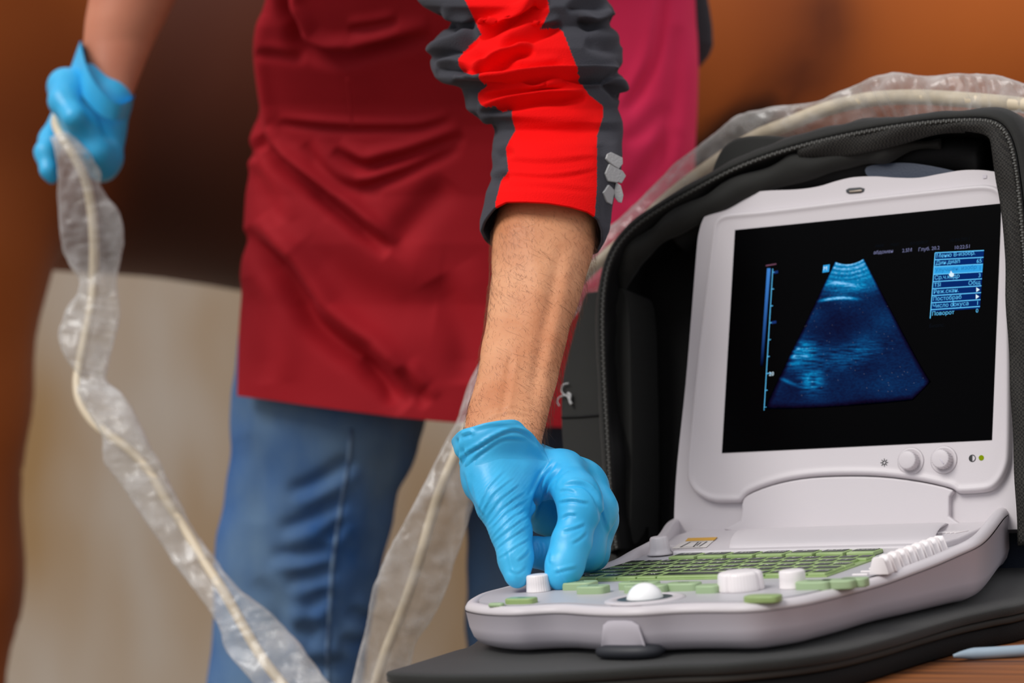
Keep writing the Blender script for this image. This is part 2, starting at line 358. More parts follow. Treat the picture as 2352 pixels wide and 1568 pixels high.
# ------------------------------------------------------------------ horse
def horse():
    tk = [(P(-150, 20, 3.78), P(700, 62, 3.74), .40, .40), (P(700, 62, 3.74), P(2300, 30, 3.66), .40, .41), (P(2300, 30, 3.66), P(2900, -200, 3.6), .38, .28)]
    lg = [(P(-190, -60, 3.52), P(-165, 560, 3.46), .34, .17), (P(-165, 560, 3.46), P(-100, 900, 3.46), .165, .095), (P(-100, 900, 3.46), P(-118, 1330, 3.5), .095, .105)]
    hock = P(-118, 1330, 3.5); lo = hock.copy(); lo[2] = .1; lg += [(hock, lo, .085, .05)]
    far = [(P(-120, 100, 3.98), P(-260, 700, 4.0), .25, .12)]; a = P(-260, 700, 4.0); b = a.copy(); b[2] = .1; far += [(a, b, .11, .05)]
    fr = []
    for u, dd in ((2050, 3.5), (2420, 3.85)):
        a = P(u, 250, dd); k = P(u + 20, 900, dd); b = k.copy(); b[2] = .1; fr += [(a, k, .17, .075), (k, b, .07, .048)]
    nk = [(P(2650, -150, 3.6), P(3500, -900, 3.5), .30, .17), (P(3500, -900, 3.5), P(4000, -560, 3.4), .15, .09)]
    hoof = [(x[1] * [1, 1, 0] + [0, 0, .09], x[1] * [1, 1, 0] + [0, 0, .05], .055, .07) for x in (lg[-1], far[-1], fr[1], fr[3])]
    def fn(g):
        s = None
        for a, b, r1, r2 in tk + lg + far + fr + nk + hoof:
            c = cone(g, a, b, r1, r2); s = c if s is None else smin(s, c, .07)
        return s
    allp = np.array([q for x in tk + lg + far + fr + nk + hoof for q in x[:2]])
    V, F = nets(fn, np.maximum(allp.min(0) - .5, [-9, -9, .0]), allp.max(0) + .5, .032)
    V = relax(V, F, 2); uv = proj(V); u, v = uv[:, 0], uv[:, 1]
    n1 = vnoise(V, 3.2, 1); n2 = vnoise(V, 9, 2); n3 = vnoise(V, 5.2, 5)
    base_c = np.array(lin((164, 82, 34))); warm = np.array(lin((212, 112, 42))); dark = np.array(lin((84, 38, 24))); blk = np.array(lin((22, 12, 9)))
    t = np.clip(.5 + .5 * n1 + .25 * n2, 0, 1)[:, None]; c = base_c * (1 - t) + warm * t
    # belly shade painted over the barrel, browner towards the bottom of the hind leg
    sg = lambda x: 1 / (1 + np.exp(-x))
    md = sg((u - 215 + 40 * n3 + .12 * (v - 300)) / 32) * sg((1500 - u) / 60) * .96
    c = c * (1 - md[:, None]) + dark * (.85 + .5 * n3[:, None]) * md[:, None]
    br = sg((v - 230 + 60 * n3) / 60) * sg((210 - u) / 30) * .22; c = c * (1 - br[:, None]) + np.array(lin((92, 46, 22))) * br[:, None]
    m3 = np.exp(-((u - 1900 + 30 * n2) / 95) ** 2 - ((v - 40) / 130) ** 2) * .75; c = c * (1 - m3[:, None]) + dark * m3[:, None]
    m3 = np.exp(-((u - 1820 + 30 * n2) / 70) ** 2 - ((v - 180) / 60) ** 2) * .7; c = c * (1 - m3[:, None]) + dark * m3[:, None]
    tri = sg(-((1.0 * (1725 - u) + 1.15 * (205 - v))) / 14) * sg((v - 205 + .0 * u) / 12) * sg((1775 + .3 * (v - 200) - u) / 12)  # shade in the hollow by the elbow, painted black
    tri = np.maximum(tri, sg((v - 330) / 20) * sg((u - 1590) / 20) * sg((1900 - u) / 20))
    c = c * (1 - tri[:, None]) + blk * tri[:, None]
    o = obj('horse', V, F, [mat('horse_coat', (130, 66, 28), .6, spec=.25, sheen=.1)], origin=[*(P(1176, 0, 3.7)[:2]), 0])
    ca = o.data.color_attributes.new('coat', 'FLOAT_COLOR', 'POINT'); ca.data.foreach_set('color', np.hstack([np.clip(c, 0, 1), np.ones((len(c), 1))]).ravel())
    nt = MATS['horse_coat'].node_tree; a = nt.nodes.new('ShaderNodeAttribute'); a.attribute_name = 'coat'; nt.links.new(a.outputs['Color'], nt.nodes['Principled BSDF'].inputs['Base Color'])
    o['label'] = 'chestnut horse with shade painted into its coat standing side on behind the person'; o['category'] = 'horse'
horse()

# ------------------------------------------------------------------ bench
bench = thing('bench', 'worn brown wooden bench under the black bag', 'bench', D(.1, -.2, -.62))
ZB = -.0655
for i in range(5):
    y0 = -.50 + i * .130
    o = box('plank', D(.80, y0 + .063, ZB - .017), (1.6, .126, .034), M_wood, bench, bev=.003)
for sx in (.08, 1.52):
    for sy in (-.44, .09):
        box('leg', D(sx, sy, (ZB - .034 - GZ) / 2 - .0), (.05, .05, GZ + ZB - .036), M_wood, bench, bev=.003)
box('apron_rail', D(.80, -.44, ZB - .06), (1.38, .02, .05), M_wood, bench, bev=.002)

# ------------------------------------------------------------------ ultrasound machine
US = thing('ultrasound_machine', 'open grey portable ultrasound scanner with a lit screen in the black bag', 'ultrasound machine', D(.12, -.2, -.034))
def zs(y): return -.006 + .016 * np.clip((y + .30) / .27, 0, 1)
out = [PZ(u, v, -.006) for u, v in ((1066, 1399), (1078, 1405), (1105, 1410), (1145, 1413), (1188, 1413), (1235, 1410), (1285, 1408), (1330, 1411), (1382, 1414), (1465, 1414), (1547, 1408), (1625, 1406), (1700, 1406), (1760, 1402), (1819, 1394), (1862, 1387), (1900, 1378), (1960, 1363), (2032, 1342))]
out += [PZ(2100, 1318, -.003), PZ(2159, 1295, .000), PZ(2215, 1270, .004), PZ(2266, 1244, .008)]
out += [D(.262, -.030, .010), D(.254, .000, .010), D(.20, .016, .010), D(.05, .016, .010), D(-.03, .012, .010), D(-.055, -.006, .010)]
out += [PZ(1508, 1242, .006), PZ(1470, 1264, .002), PZ(1437, 1281, .0), PZ(1390, 1307, -.002), PZ(1300, 1330, -.004), PZ(1200, 1352, -.005), PZ(1140, 1367, -.006), PZ(1091, 1381, -.006)]
lo = catmull([o[:2] for o in out], 6, closed=True)
zz = catmull([[o[2]] for o in out], 6, closed=True)[:, 0] - GZ
nn = len(lo)
def smooth_loop(a, it=3):
    for _ in range(it): a = (np.roll(a, 1, 0) + 2 * a + np.roll(a, -1, 0)) / 4
    return a
lo = smooth_loop(lo, 5); tg = np.roll(lo, -3, 0) - np.roll(lo, 3, 0); nr = np.stack([-tg[:, 1], tg[:, 0]], 1); nr /= np.linalg.norm(nr, axis=1)[:, None]
ctr = lo.mean(0)
if ((ctr - lo) * nr).sum() < 0: nr = -nr
nr = smooth_loop(nr, 4)
def ring(ins, z): 
    q = lo + nr * ins; return np.column_stack([q, (z if np.ndim(z) else np.full(nn, z)) + GZ])
ZBOT = -.0345
rings = [ring(.05, ZBOT), ring(.026, ZBOT), ring(.016, ZBOT + .001), ring(.009, ZBOT + .004), ring(.005, ZBOT + .009), ring(.0025, ZBOT + .016), ring(.0008, zz - .0015), ring(.0002, zz - .0006)]
V = np.vstack(rings); F = grid_faces(len(rings), nn, True); F.append(list(range(nn)))
fixn(obj('lower_shell', V, F, M_body, US))
rings = [ring(.004, zz - .002), ring(.0012, zz - .0006), ring(.0004, zz + .0004), ring(.0006, zz + .002), ring(.0022, zz + .0045), ring(.005, zz + .0058), ring(.008, zz + .0056), ring(.0103, zz + .0035), ring(.0113, np.minimum(zz * 0 - .001, zz)), ring(.0118, zz * 0 - .003)]
V = np.vstack(rings); F = grid_faces(len(rings), nn, True)
fixn(obj('upper_rim', V, F, M_shell, US))
V = ring(.0112, 0.); o = obj('keyboard_plate', np.vstack([V, V - [0, 0, .004]]), [list(range(nn)), list(range(2 * nn - 1, nn - 1, -1))] + [(i, (i + 1) % nn, nn + (i + 1) % nn, nn + i) for i in range(nn)], M_plate, US, smooth=False); fixn(o)
# back deck
dk = [D(*p, .005) for p in ((-.030, -.002), (-.030, -.085), (-.022, -.100), (.016, -.128), (.022, -.138), (.024, -.158), (.028, -.162), (.236, -.166), (.250, -.160), (.255, -.12), (.247, -.005))]
prism('rear_deck', dk, [0, 0, 1], .0075, M_shell, US, bev=.002)
# hinge cover : bulging sill between lid and deck
prof = [(-.008, .0045), (-.018, .0048), (-.040, .0085), (-.070, .0105), (-.095, .0115), (-.118, .0112), (-.135, .0098), (-.146, .0076), (-.150, .0055), (-.151, .0030)]
xs = np.concatenate([[.070, .0703, .071, .0725, .075], np.linspace(.079, .236, 30), [.240, .2425, .244, .2447, .245]]); V = []
for i, x in enumerate(xs):
    e = min(x - xs[0], xs[-1] - x); sc_ = .80 + .20 * math.sqrt(max(0, 1 - (1 - min(1, e / .009)) ** 2))
    for y, z in prof: V.append(D(x - (.055 - .015 * (x - .070) / .175) * (y + .151) / .151, -.01 + (y + .01) * (1 - (1 - sc_) * .12), .003 + (z - .003) * sc_))
np_ = len(prof); F = grid_faces(len(xs), np_)
for e in (0, len(xs) - 1):
    k = len(V); V.append(D(xs[e] - .0275, -.075, .003)); F += [(e * np_ + j, e * np_ + j + 1, k) for j in range(np_ - 1)]
fixn(obj('hinge_cover', V, F, M_shell, US))

# lid
px_out = [(1549, 1232), (1549, 1170), (1556, 1060), (1575, 880), (1590, 700), (1600, 575), (1605, 535), (1615, 503), (1634, 478), (1662, 458), (1705, 445), (1760, 438), (1830, 435), (1880, 428), (1920, 416), (1960, 407), (2010, 405), (2060, 408), (2110, 408), (2160, 399), (2210, 391), (2260, 391), (2300, 399), (2328, 420), (2334, 470), (2338, 600), (2343, 800), (2347, 1000), (2350, 1200), (2350, 1215)]
lid_o = catmull([L(u, v, -.003) for u, v in px_out], 4)
prism('lid', lid_o, LN, .026, M_shell, US, bev=.004, seg=4)
inn = [(1704, 1152), (1668, 1153), (1632, 1151), (1600, 1135), (1582, 1112), (1577, 1080), (1585, 980), (1603, 800), (1622, 640), (1635, 530), (1641, 508), (1654, 495), (1676, 488), (1750, 481), (1850, 469), (2000, 450), (2150, 433), (2230, 424), (2270, 423), (2296, 432), (2310, 455), (2316, 520), (2319, 700), (2320, 900), (2318, 1040), (2312, 1076), (2298, 1104), (2276, 1124), (2240, 1130), (2194, 1132)]
inn2 = catmull([L(u, v, .0042) for u, v in inn], 4)
arch = catmull([L(u, v, .0042) for u, v in ((2194, 1132), (2189, 1122), (2110, 1103), (2017, 1092), (1920, 1091), (1839, 1097), (1770, 1112), (1716, 1134), (1704, 1152))], 4)
def plane2(q): q = q - LP; return np.stack([q @ LX, q @ LU], 1)
bz = np.vstack([inn2, arch[1:-1]]); b2 = plane2(bz)
dd_ = np.linalg.norm(np.diff(np.vstack([b2, b2[:1]]), axis=0), axis=1); cs_ = np.concatenate([[0], np.cumsum(dd_)]); ss_ = np.linspace(0, cs_[-1], 401)[:-1]; b2c = np.vstack([b2, b2[:1]])
b2 = np.stack([np.interp(ss_, cs_, b2c[:, k]) for k in (0, 1)], 1); b2 = smooth_loop(b2, 2)
tb_ = np.roll(b2, -2, 0) - np.roll(b2, 2, 0); n2 = np.stack([-tb_[:, 1], tb_[:, 0]], 1); n2 /= np.linalg.norm(n2, axis=1)[:, None]
if ((b2.mean(0) - b2) * n2).sum() < 0: n2 = -n2
n2 = smooth_loop(n2, 10)
VV = []
for ins, h in ((-.0012, -.0030), (-.0010, -.0024), (.0000, -.0032), (.0000, .0018), (.0006, .0036), (.0016, .0050), (.0030, .0055), (.0044, .0052), (.0056, .0045), (.0068, .0042), (.0090, .0041)):
    q = b2 + n2 * ins; VV.append(LP + q[:, :1] * LX + q[:, 1:] * LU + LN * h)
F = grid_faces(len(VV), 400, True) + [[(len(VV) - 1) * 400 + i for i in range(400)]]
fixn(obj('screen_bezel', np.vstack(VV), F, M_shell, US))
cov = [(1704, 1156), (1716, 1137), (1770, 1115), (1839, 1100), (1920, 1094), (2017, 1095), (2110, 1106), (2186, 1124), (2180, 1140), (2179, 1185), (2172, 1214), (1692, 1222), (1700, 1195), (1704, 1170)]
prism('hinge_arch', catmull([L(u, v, .0040) for u, v in cov], 3, closed=True), LN, .0080, M_shell, US, bev=.0018, seg=3)
# display
SC = prism('screen', [L(1688, 528, .0046), L(2300, 467, .0046), L(2278, 1010, .0046), L(1658, 1040, .0046)], LN, .002, M_glass, US, smooth=False)
BZ = .0049
def SP(u, v, h=BZ): return L(u, v, h)
SX = nz(SP(2300, 467) - SP(1688, 528)); SU = nz(SP(1688, 528) - SP(1658, 1040)); SUo = nz(LU + LX * .045)
# ultrasound fan
nu, nv = 260, 230
sfr = np.linspace(0, 1, nu); tfr = np.linspace(0, 1, nv)
V = []; Cc = []
A0, A1 = np.array([1918, 601.]), np.array([1984, 594.]); B0, B1 = np.array([1754, 940.]), np.array([2152, 912.])
S_, T_ = np.meshgrid(sfr, tfr)
top = A0 + (A1 - A0) * S_[..., None]; top[..., 1] += 9 * (1 - (2 * S_ - 1) ** 2)
bot = B0 + (B1 - B0) * S_[..., None]; bot[..., 1] += 6 * (1 - (2 * S_ - 1) ** 2)
pt = top + (bot - top) * T_[..., None]
cut = np.clip((S_ - .86) / .14, 0, 1) * 40; pt[..., 1] -= cut * T_ ** 6 * .9; pt[..., 0] -= cut * T_ ** 6 * .35
pu, pv = pt[..., 0], pt[..., 1]
q3 = np.stack([pu * .06, pv * .42, pu * 0], -1); fine = vnoise(q3, 1.0, 3); fine2 = vnoise(np.stack([pu * .25 + pv * .1, pv * .5, pu * 0], -1), 1.0, 7)
grain = rng.random(pu.shape)
r_ = T_
I = .125 + .075 * vnoise(np.stack([pu * .02, pv * .02, pu * 0], -1), 1., 1)
I += .85 * np.exp(-(r_ / .13) ** 2) * (.75 + .25 * np.sin(r_ * 210 + 1.3 * S_))
I += .42 * np.exp(-((r_ - .155) / .055) ** 2) * (.7 + .5 * fine) * (1 - .5 * np.abs(2 * S_ - 1))
I += .55 * np.exp(-((pv - 653 + 3 * np.sin(pu / 20)) / 4) ** 2) * np.exp(-((pu - 1935) / 38) ** 2)
I += .85 * np.exp(-((pv - 688 + 4 * np.sin((pu - 1890) / 26) + .03 * (pu - 1930)) / 3.2) ** 2) * np.exp(-((pu - 1925) / 42) ** 4)
I *= np.where(pv > 694, np.clip(1 - .45 * np.exp(-((pv - 745) / 50) ** 2 - ((pu - 1945) / 60) ** 2), 0, 1), 1)
I += .80 * np.exp(-(((pu - 1830) / 48) ** 2 + ((pv - 812 + .15 * (pu - 1830)) / 26) ** 2) ** 1.2) * (.55 + .7 * fine)
I += .75 * np.exp(-(((pu - 1865) / 24) ** 2 + ((pv - 875) / 24) ** 2)) * (.6 + .7 * fine)
I += .4 * np.exp(-((pv - 872 - .42 * (pu - 1800)) / 4) ** 2) * np.exp(-((pu - 1805) / 28) ** 2)
I += .20 * np.exp(-(((pu - 1950) / 75) ** 2 + ((pv - 815 + .25 * (pu - 1950)) / 26) ** 2)) * (.7 + 1.0 * fine)
I += .09 * np.exp(-(((pu - 1860) / 30) ** 2 + ((pv - 720) / 25) ** 2)) + .05 * np.exp(-(((pu - 1985) / 60) ** 2 + ((pv - 740) / 60) ** 2))
I *= (.86 + .22 * fine2 + .1 * grain)
I = np.clip(I, 0, 1) * np.clip(np.minimum(S_, 1 - S_) * 26, 0, 1) * np.clip((1 - T_) * 22, 0, 1)
sp_ = grain > .9985; 
colr = np.stack([np.clip(I - .62, 0, 1) ** 1.2 * .8 + .004 * (I > .02), I ** 1.85 * .57 + .035 * I, I ** 1.3 * .92 + .06 * I], -1); colr[sp_] += .12 * (I[sp_] > .02)[:, None]
V = np.array([SP(a, b) for a, b in zip(pu.ravel(), pv.ravel())])
o = obj('scan_image', V, grid_faces(nv, nu), emis_attr('scan_glow'), SC, smooth=False)
ca = o.data.color_attributes.new('glow', 'FLOAT_COLOR', 'POINT'); ca.data.foreach_set('color', np.hstack([colr.reshape(-1, 3), np.ones((nu * nv, 1))]).ravel())
E_cy = emis('glow_cyan', (96, 196, 250)); E_row = emis('glow_row', (8, 40, 104)); E_hi = emis('glow_highlight', (50, 160, 226)); E_wh = emis('glow_white', (215, 240, 255))
E_dim = emis('glow_dim', (16, 20, 26)); E_gy = emis('glow_grey', (120, 122, 160)); E_bar = emis_attr('bar_glow'); E_pk = emis('glow_pink', (110, 70, 90))
def quadpx(name, q, h, m, parent): return obj(name, [SP(u, v, h) for u, v in q], [(3, 2, 1, 0)], m, parent, smooth=False)
def linepx(a, b, wd, h=BZ):
    a = SP(*a, h); b = SP(*b, h); t = nz(b - a); s = np.cross(LN, t) * wd / 2; return np.array([a - s, b - s, b + s, a + s]), [(0, 1, 2, 3)]
pxm = 2.06 / f
# scale line, ticks, grey bar
P_ = [linepx((1775, 617), (1755, 942), 1.6 * pxm)]
for k in range(9):
    t = k / 8; u = 1774 - 19.5 * t; v = 625 + 310 * t
    ww = 6 if k not in (6,) else 12
    P_.append(linepx((u, v), (u + ww, v - .5), 1.6 * pxm))
v_, f_ = join(P_); obj('depth_scale', v_, f_, E_cy, SC, smooth=False)
V = []; cc = []
for k in range(25):
    t = k / 24; u0 = 1762 - 15.5 * t; v0 = 616 + 226 * t; V += [SP(u0, v0), SP(u0 + 8 - 2.5 * t, v0)]
    g = (1 - t) ** 1.2; cc += [(.05 * g, .22 * g, .62 * g ** .8, 1)] * 2
o = obj('grey_bar', V, grid_faces(25, 2), E_bar, SC, smooth=False)
ca = o.data.color_attributes.new('glow', 'FLOAT_COLOR', 'POINT'); ca.data.foreach_set('color', np.array(cc).ravel())
v_, f_ = linepx((1759, 610), (1783, 606), 3 * pxm); obj('bar_cap', v_, f_, E_pk, SC, smooth=False)
E_bl = emis('glow_blue', (24, 50, 110))
for q_ in (((1776, 626), (1787, 624)), ((1772, 741), (1783, 739))):
    v_, f_ = linepx(*q_, 6 * pxm); obj('depth_mark', v_, f_, E_bl, SC, smooth=False)
text('20', 13 * pxm * 1.0, SP(1766, 859), SX, SUo, E_wh, SC)
quadpx('mark_box', [(1891, 609), (1906, 607), (1904, 624), (1889, 626)], BZ, E_hi, SC); text('M', 13 * pxm, SP(1891, 617, BZ + .0002), SX, SUo, E_wh, SC)
# menu
mT = (2148, 580, 2260, 575); mB = (2138, 731, 2250, 723)
def MP(s, t): # s across, t down the menu
    a = np.array([2148 + 112 * s, 580.5 - 5.5 * s]); b = np.array([2136.5 + 113 * s, 731 - 8 * s]); return tuple(a + (b - a) * t)
rowt = [0, .106, .212, .330, .440, .548, .654, .763, .868, 1.0]
quadpx('menu_panel', [MP(0, 0), MP(1, 0), MP(1, .90), MP(0, .90)], BZ, E_row, SC)
quadpx('menu_highlight', [MP(0, .215), MP(1, .215), MP(1, .33), MP(0, .33)], BZ + .0001, E_hi, SC)
ls = [linepx(MP(0, t), MP(1, t), 2.2 * pxm, BZ + .0002) for t in rowt[:-1]] + [linepx(MP(0, 0), MP(0, 1), 2 * pxm, BZ + .0002)]
v_, f_ = join(ls); obj('menu_lines', v_, f_, E_cy, SC, smooth=False)
rows_t = [('Меню В-изобр.', ''), ('Дин.диап', '65'), ('Улучшен. изобр', '1'), ('Ср.ч.кадр', '3'), ('TSI', 'Общ'), ('Реж.скан.', ''), ('Постобраб', ''), ('Число оокуса', '1'), ('Поворот', '0')]
E_hd = emis('glow_shade', (30, 110, 176))
for k, (a, b) in enumerate(rows_t):
    tm = (rowt[k] + rowt[k + 1]) / 2; mm = E_hd if k == 2 else E_cy
    text(a, 13.2 * pxm, SP(*MP(.025, tm), BZ + .0003), SX, SUo, mm, SC, squash=.98)
    if b: text(b, 13.2 * pxm, SP(*MP(.975, tm), BZ + .0003), SX, SUo, mm, SC, align='RIGHT')
v_, f_ = linepx((2190, 690), (2189.4, 703), 1.6 * pxm, BZ + .0003); obj('menu_stroke', v_, f_, E_cy, SC, smooth=False)
for k in (5, 6):
    tm = (rowt[k] + rowt[k + 1]) / 2; s0 = MP(.90, tm); obj('menu_arrow', [SP(s0[0], s0[1] - 5, BZ + .0003), SP(s0[0], s0[1] + 6, BZ + .0003), SP(s0[0] + 8, s0[1] + .2, BZ + .0003)], [(0, 1, 2)], E_wh, SC, smooth=False)
cu = [(2184, 621), (2187, 626), (2191, 628), (2191, 633), (2187, 636), (2182, 635), (2179, 630), (2182, 627)]
obj('hand_cursor', [SP(u, v, BZ + .0004) for u, v in cu], [list(range(8))[::-1]], E_wh, SC, smooth=False)
text('Биопс.', 12 * pxm, SP(2134, 749), SX, SUo, E_dim, SC)
for s, u, v, m_ in (('абдомен', 2006, 580.5, E_gy), ('2.5М', 2072, 576, E_gy), ('Глуб. 20.2', 2109, 573.5, E_gy), ('10:22:51', 2191, 569, E_gy), ('имя', 2010, 565, E_dim), ('пол', 2046, 562, E_dim), ('возраст', 2090, 559, E_dim), ('10.04.2011', 2180, 553, E_dim)):
    text(s, 11.5 * pxm, SP(u, v), SX, SUo, m_, SC)

# knobs on the bezel
def ridged(name, c, r, h, ax, m, parent, nrid=24, amp=.045, top=.82, n=96, label=None):
    rm = lambda t, rr, hh: 1 + (amp * (abs(math.sin(t * nrid / 2)) - .5) if .05 * h < hh < .93 * h else 0)
    pr = [(r * 1.02, 0), (r * 1.02, h * .06), (r, h * .08), (r * (1 - (1 - top) * .5), h * .5), (r * top * 1.03, h * .9), (r * top * .97, h * .97), (r * top * .86, h), (r * top * .3, h * 1.01)]
    v_, f_ = lathe(pr, c, ax, n, rm); return obj(name, v_, f_, m, parent, label=label)
for nm, u, v in (('brightness_knob', 2092, 1059), ('contrast_knob', 2168, 1056)):
    c = L(u, v, .0042); dsh, _ = lathe([(.0118, 0), (.0112, .0008), (.0098, .0012), (.009, .0004)], c, LN, 48); obj('knob_seat', dsh, _, M_shell, US)
    k = ridged(nm, c, .0078, .0095, LN, M_shell, US, 22, .09, .96)
    if nm == 'contrast_knob':
        e = nz(LX * .6 - LU * .8); box('pointer', c + LN * .0096 + e * .003, (.0055, .0012, .0008), M_body, k, ax=[e, np.cross(LN, e), LN], bev=.0002)
led = lathe([(.0022, 0), (.0022, .0003), (.0016, .0009), (.0005, .0011)], L(2254, 1051, .0042), LN, 20); obj('power_light', *led, emis('led', (150, 170, 20), .7), US, label='small yellow-green power light')
g = []
for k in range(8):
    a = k * math.pi / 4; e = LX * math.cos(a) + LU * math.sin(a); s = np.cross(LN, e); c = L(2031, 1062, .0045)
    g.append((np.array([c + e * .0017 - s * .0003, c + e * .0034 - s * .0003, c + e * .0034 + s * .0003, c + e * .0017 + s * .0003]), [(0, 1, 2, 3)]))
t8 = np.arange(16) * math.pi / 8; c = L(2031, 1062, .0045)
g.append((np.array([c + (LX * math.cos(a) + LU * math.sin(a)) * r for r in (.0011, .0017) for a in t8]), grid_faces(2, 16, True)))
obj('brightness_symbol', *join(g), M_black, US, smooth=False)
c = L(2233, 1052, .0045); t8 = np.linspace(math.pi / 2, 1.5 * math.pi, 13)
g = [(np.array([c + (LX * math.cos(a) + LU * math.sin(a)) * .0026 for a in t8]), [list(range(13))]), (np.array([c + (LX * math.cos(a) + LU * math.sin(a)) * r for r in (.0024, .0030) for a in np.arange(24) * math.pi / 12]), grid_faces(2, 24, True))]
obj('contrast_symbol', *join(g), M_black, US, smooth=False)
prism('latch_slot', [L(u, v, -.0026) for u, v in ((1943, 436), (1950, 432), (1976, 430), (1986, 433), (1984, 440), (1976, 443), (1950, 445), (1944, 442))], LN, .001, M_dark, US)
prism('catch_hook', [L(u, v, -.0018) for u, v in ((1950, 438), (1978, 435), (1980, 440), (1952, 443))], LN, .001, mat('dull_metal', (120, 110, 100), .4, metal=.6), US)
obj('model_mark', *linepx((2257, 406), (2266, 405), .003, -.0024), M_yel if 0 else M_body, US, smooth=False)

# keys
def key(name, x0, x1, y0, y1, h, lg=None, r=.0010):
    k = prism(name, [D(x0, y0, h), D(x1, y0, h), D(x1, y1, h), D(x0, y1, h)], [0, 0, 1], h, M_green, US, bev=r, seg=2)
    wx, wy = x1 - x0, y1 - y0; a = min(.11 * wx, .0022)
    prism('key_face', [D(x0 + a, y0 + wy * .34, h + .0003), D(x1 - a, y0 + wy * .34, h + .0003), D(x1 - a, y1 - wy * .06, h + .0003), D(x0 + a, y1 - wy * .06, h + .0003)], [0, 0, 1], .0004, M_key, k)
    if lg: text(lg, wy * .36, D((x0 + x1) / 2, y0 + wy * .62, h + .0006), [1, 0, 0], [0, 1, 0], M_print, k, name='legend', align='CENTER')
    return k
FH = .0034
fb, ff_ = PZ(1565, 1270, FH)[1], PZ(1558, 1277, FH)[1] - .002; fx0, fx1 = PZ(1562, 1270, FH)[0], PZ(2038, 1258, FH)[0]; fp = (fx1 - fx0) / 7
for i, s in enumerate(('F1', 'F2', 'Esc', 'Probe', 'B', 'B/M', 'Freeze')):
    key('function_key', fx0 + i * fp, fx0 + i * fp + fp - .0026, ff_, fb, FH, lg=s)
kr = ["`1234567890-=<", "QWERTYUIOP[]\\", "ASDFGHJKL;'", "ZXCVBNM,./"]
KH = .0030
yc = [PZ(1480, v, KH)[1] for v in (1290, 1297, 1305, 1312.5, 1320)]
pit = .0153; X0, X1 = .006, PZ(2003, 1277, KH)[0]
prism('key_membrane', [D(X0 + .004, yc[4] - .011, .0012), D(X1 + .002, yc[4] - .011, .0012), D(X1 + .002, yc[0] + .011, .0012), D(X0 + .002, yc[0] + .011, .0012)], [0, 0, 1], .0015, M_green, US, bev=.0004)
for r_i, s in enumerate(kr):
    x = X0 + .002; y0, y1 = yc[r_i] - .0094, yc[r_i] + .0094
    wide = {0: 0, 1: .006, 2: .012, 3: .019}[r_i]
    if wide: key('letter_key', x, x + wide + pit - .0008, y0, y1, KH, lg={1: 'Tab', 2: 'Caps', 3: 'Shift'}[r_i]); x += wide + pit
    for c_ in s:
        if x + pit > X1 + .001: break
        key('letter_key', x, x + pit - .0008, y0, y1, KH, lg=c_); x += pit
    if x + .008 < X1: key('letter_key', x, X1, y0, y1, KH, lg='Enter' if r_i == 2 else None)
x = X0 + .002
for w_, lg in ((.022, 'Ctrl'), (.017, 'Alt'), (.017, 'Fn'), (.017, 'Ж'), (.072, None), (.017, 'Alt'), (.017, 'Del'), (.017, 'Ins'), (.015, 'End')):
    key('letter_key', x, x + w_ - .0008, yc[4] - .0094, yc[4] + .0094, KH, lg=lg); x += w_
# large soft buttons
def button(u, v, wx, wy, h=.0055, m=M_soft, lg=None, rot=0):
    c = PZ(u, v, h) - [0, 0, GZ]; n = 28; a = np.arange(n) * 2 * math.pi / n
    ex = np.sign(np.cos(a)) * np.abs(np.cos(a)) ** .5 * wx / 2; ey = np.sign(np.sin(a)) * np.abs(np.sin(a)) ** .5 * wy / 2
    k = prism('soft_button', [D(c[0] + p * math.cos(rot) - q * math.sin(rot), c[1] + p * math.sin(rot) + q * math.cos(rot), h) for p, q in zip(ex, ey)], [0, 0, 1], h + .001, m, US, bev=.0012)
    if lg: text(lg, wy * .38, D(c[0], c[1], h + .0004), [1, 0, 0], [0, 1, 0], M_key, k, name='legend', align='CENTER')
for u, v, wx, wy, lg in ((1332, 1335, .026, .017, 'ID'), (1362, 1344, .024, .015, 'End'), (1468, 1335, .032, .013, 'Change'), (1484, 1342, .034, .013, 'Mark'), (1570, 1337, .026, .014, 'Dist'), (1628, 1342, .018, .014, None), (1870, 1333, .026, .015, 'Save'), (1925, 1330, .026, .014, None), (1962, 1326, .020, .012, None)):
    button(u, v, wx, wy, lg=lg)
button(1197, 1372, .024, .012, .004, M_green, 'Set'); button(1140, 1384, .012, .006, .002, M_soft); button(1752, 1366, .026, .014, .004, M_green)
# knobs on the panel
ridged('push_knob', D(.0066, -.3490, 0), .0090, .0128, (0, 0, 1), M_white, US, 30, .05, .94, label='white knob held between gloved thumb and finger')
def lobes(t, r, h): return 1 - .10 * max(0, math.cos(4 * t + .6)) ** 8 + .010 * math.cos(44 * t)
v_, f_ = lathe([(.0165, 0), (.0168, .001), (.0165, .003), (.0158, .0112), (.0150, .0128), (.0130, .0136), (.004, .0138)], D(.1792, -.3605, 0), (0, 0, 1), 132, lobes); obj('gain_knob', v_, f_, M_white, US, label='large white lobed gain knob')
ridged('depth_knob', D(.2162, -.3535, 0), .0093, .0128, (0, 0, 1), M_white, US, 34, .06, .94)
v_, f_ = lathe([(.0108, 0), (.0106, .0012), (.0094, .0022), (.0086, .0060), (.0076, .0132), (.0066, .0146), (.0050, .0150), (.002, .0148)], D(.0072, -.1475, .001), (0, 0, 1), 60, lambda t, r, h: 1 - (.05 * max(0, math.cos(9 * t)) ** 6 if h > .003 else 0)); obj('power_knob', v_, f_, M_shell, US, label='tapered pale grey knob at the back corner')
tb = D(.1225, -.4000, 0)
v_, f_ = lathe([(.0290, -.0005), (.0288, .0006), (.0255, .0013), (.0205, .0013), (.0200, .0002), (.0195, -.0005)], tb, n=72); obj('trackball_ring', v_, f_, M_shell, US)
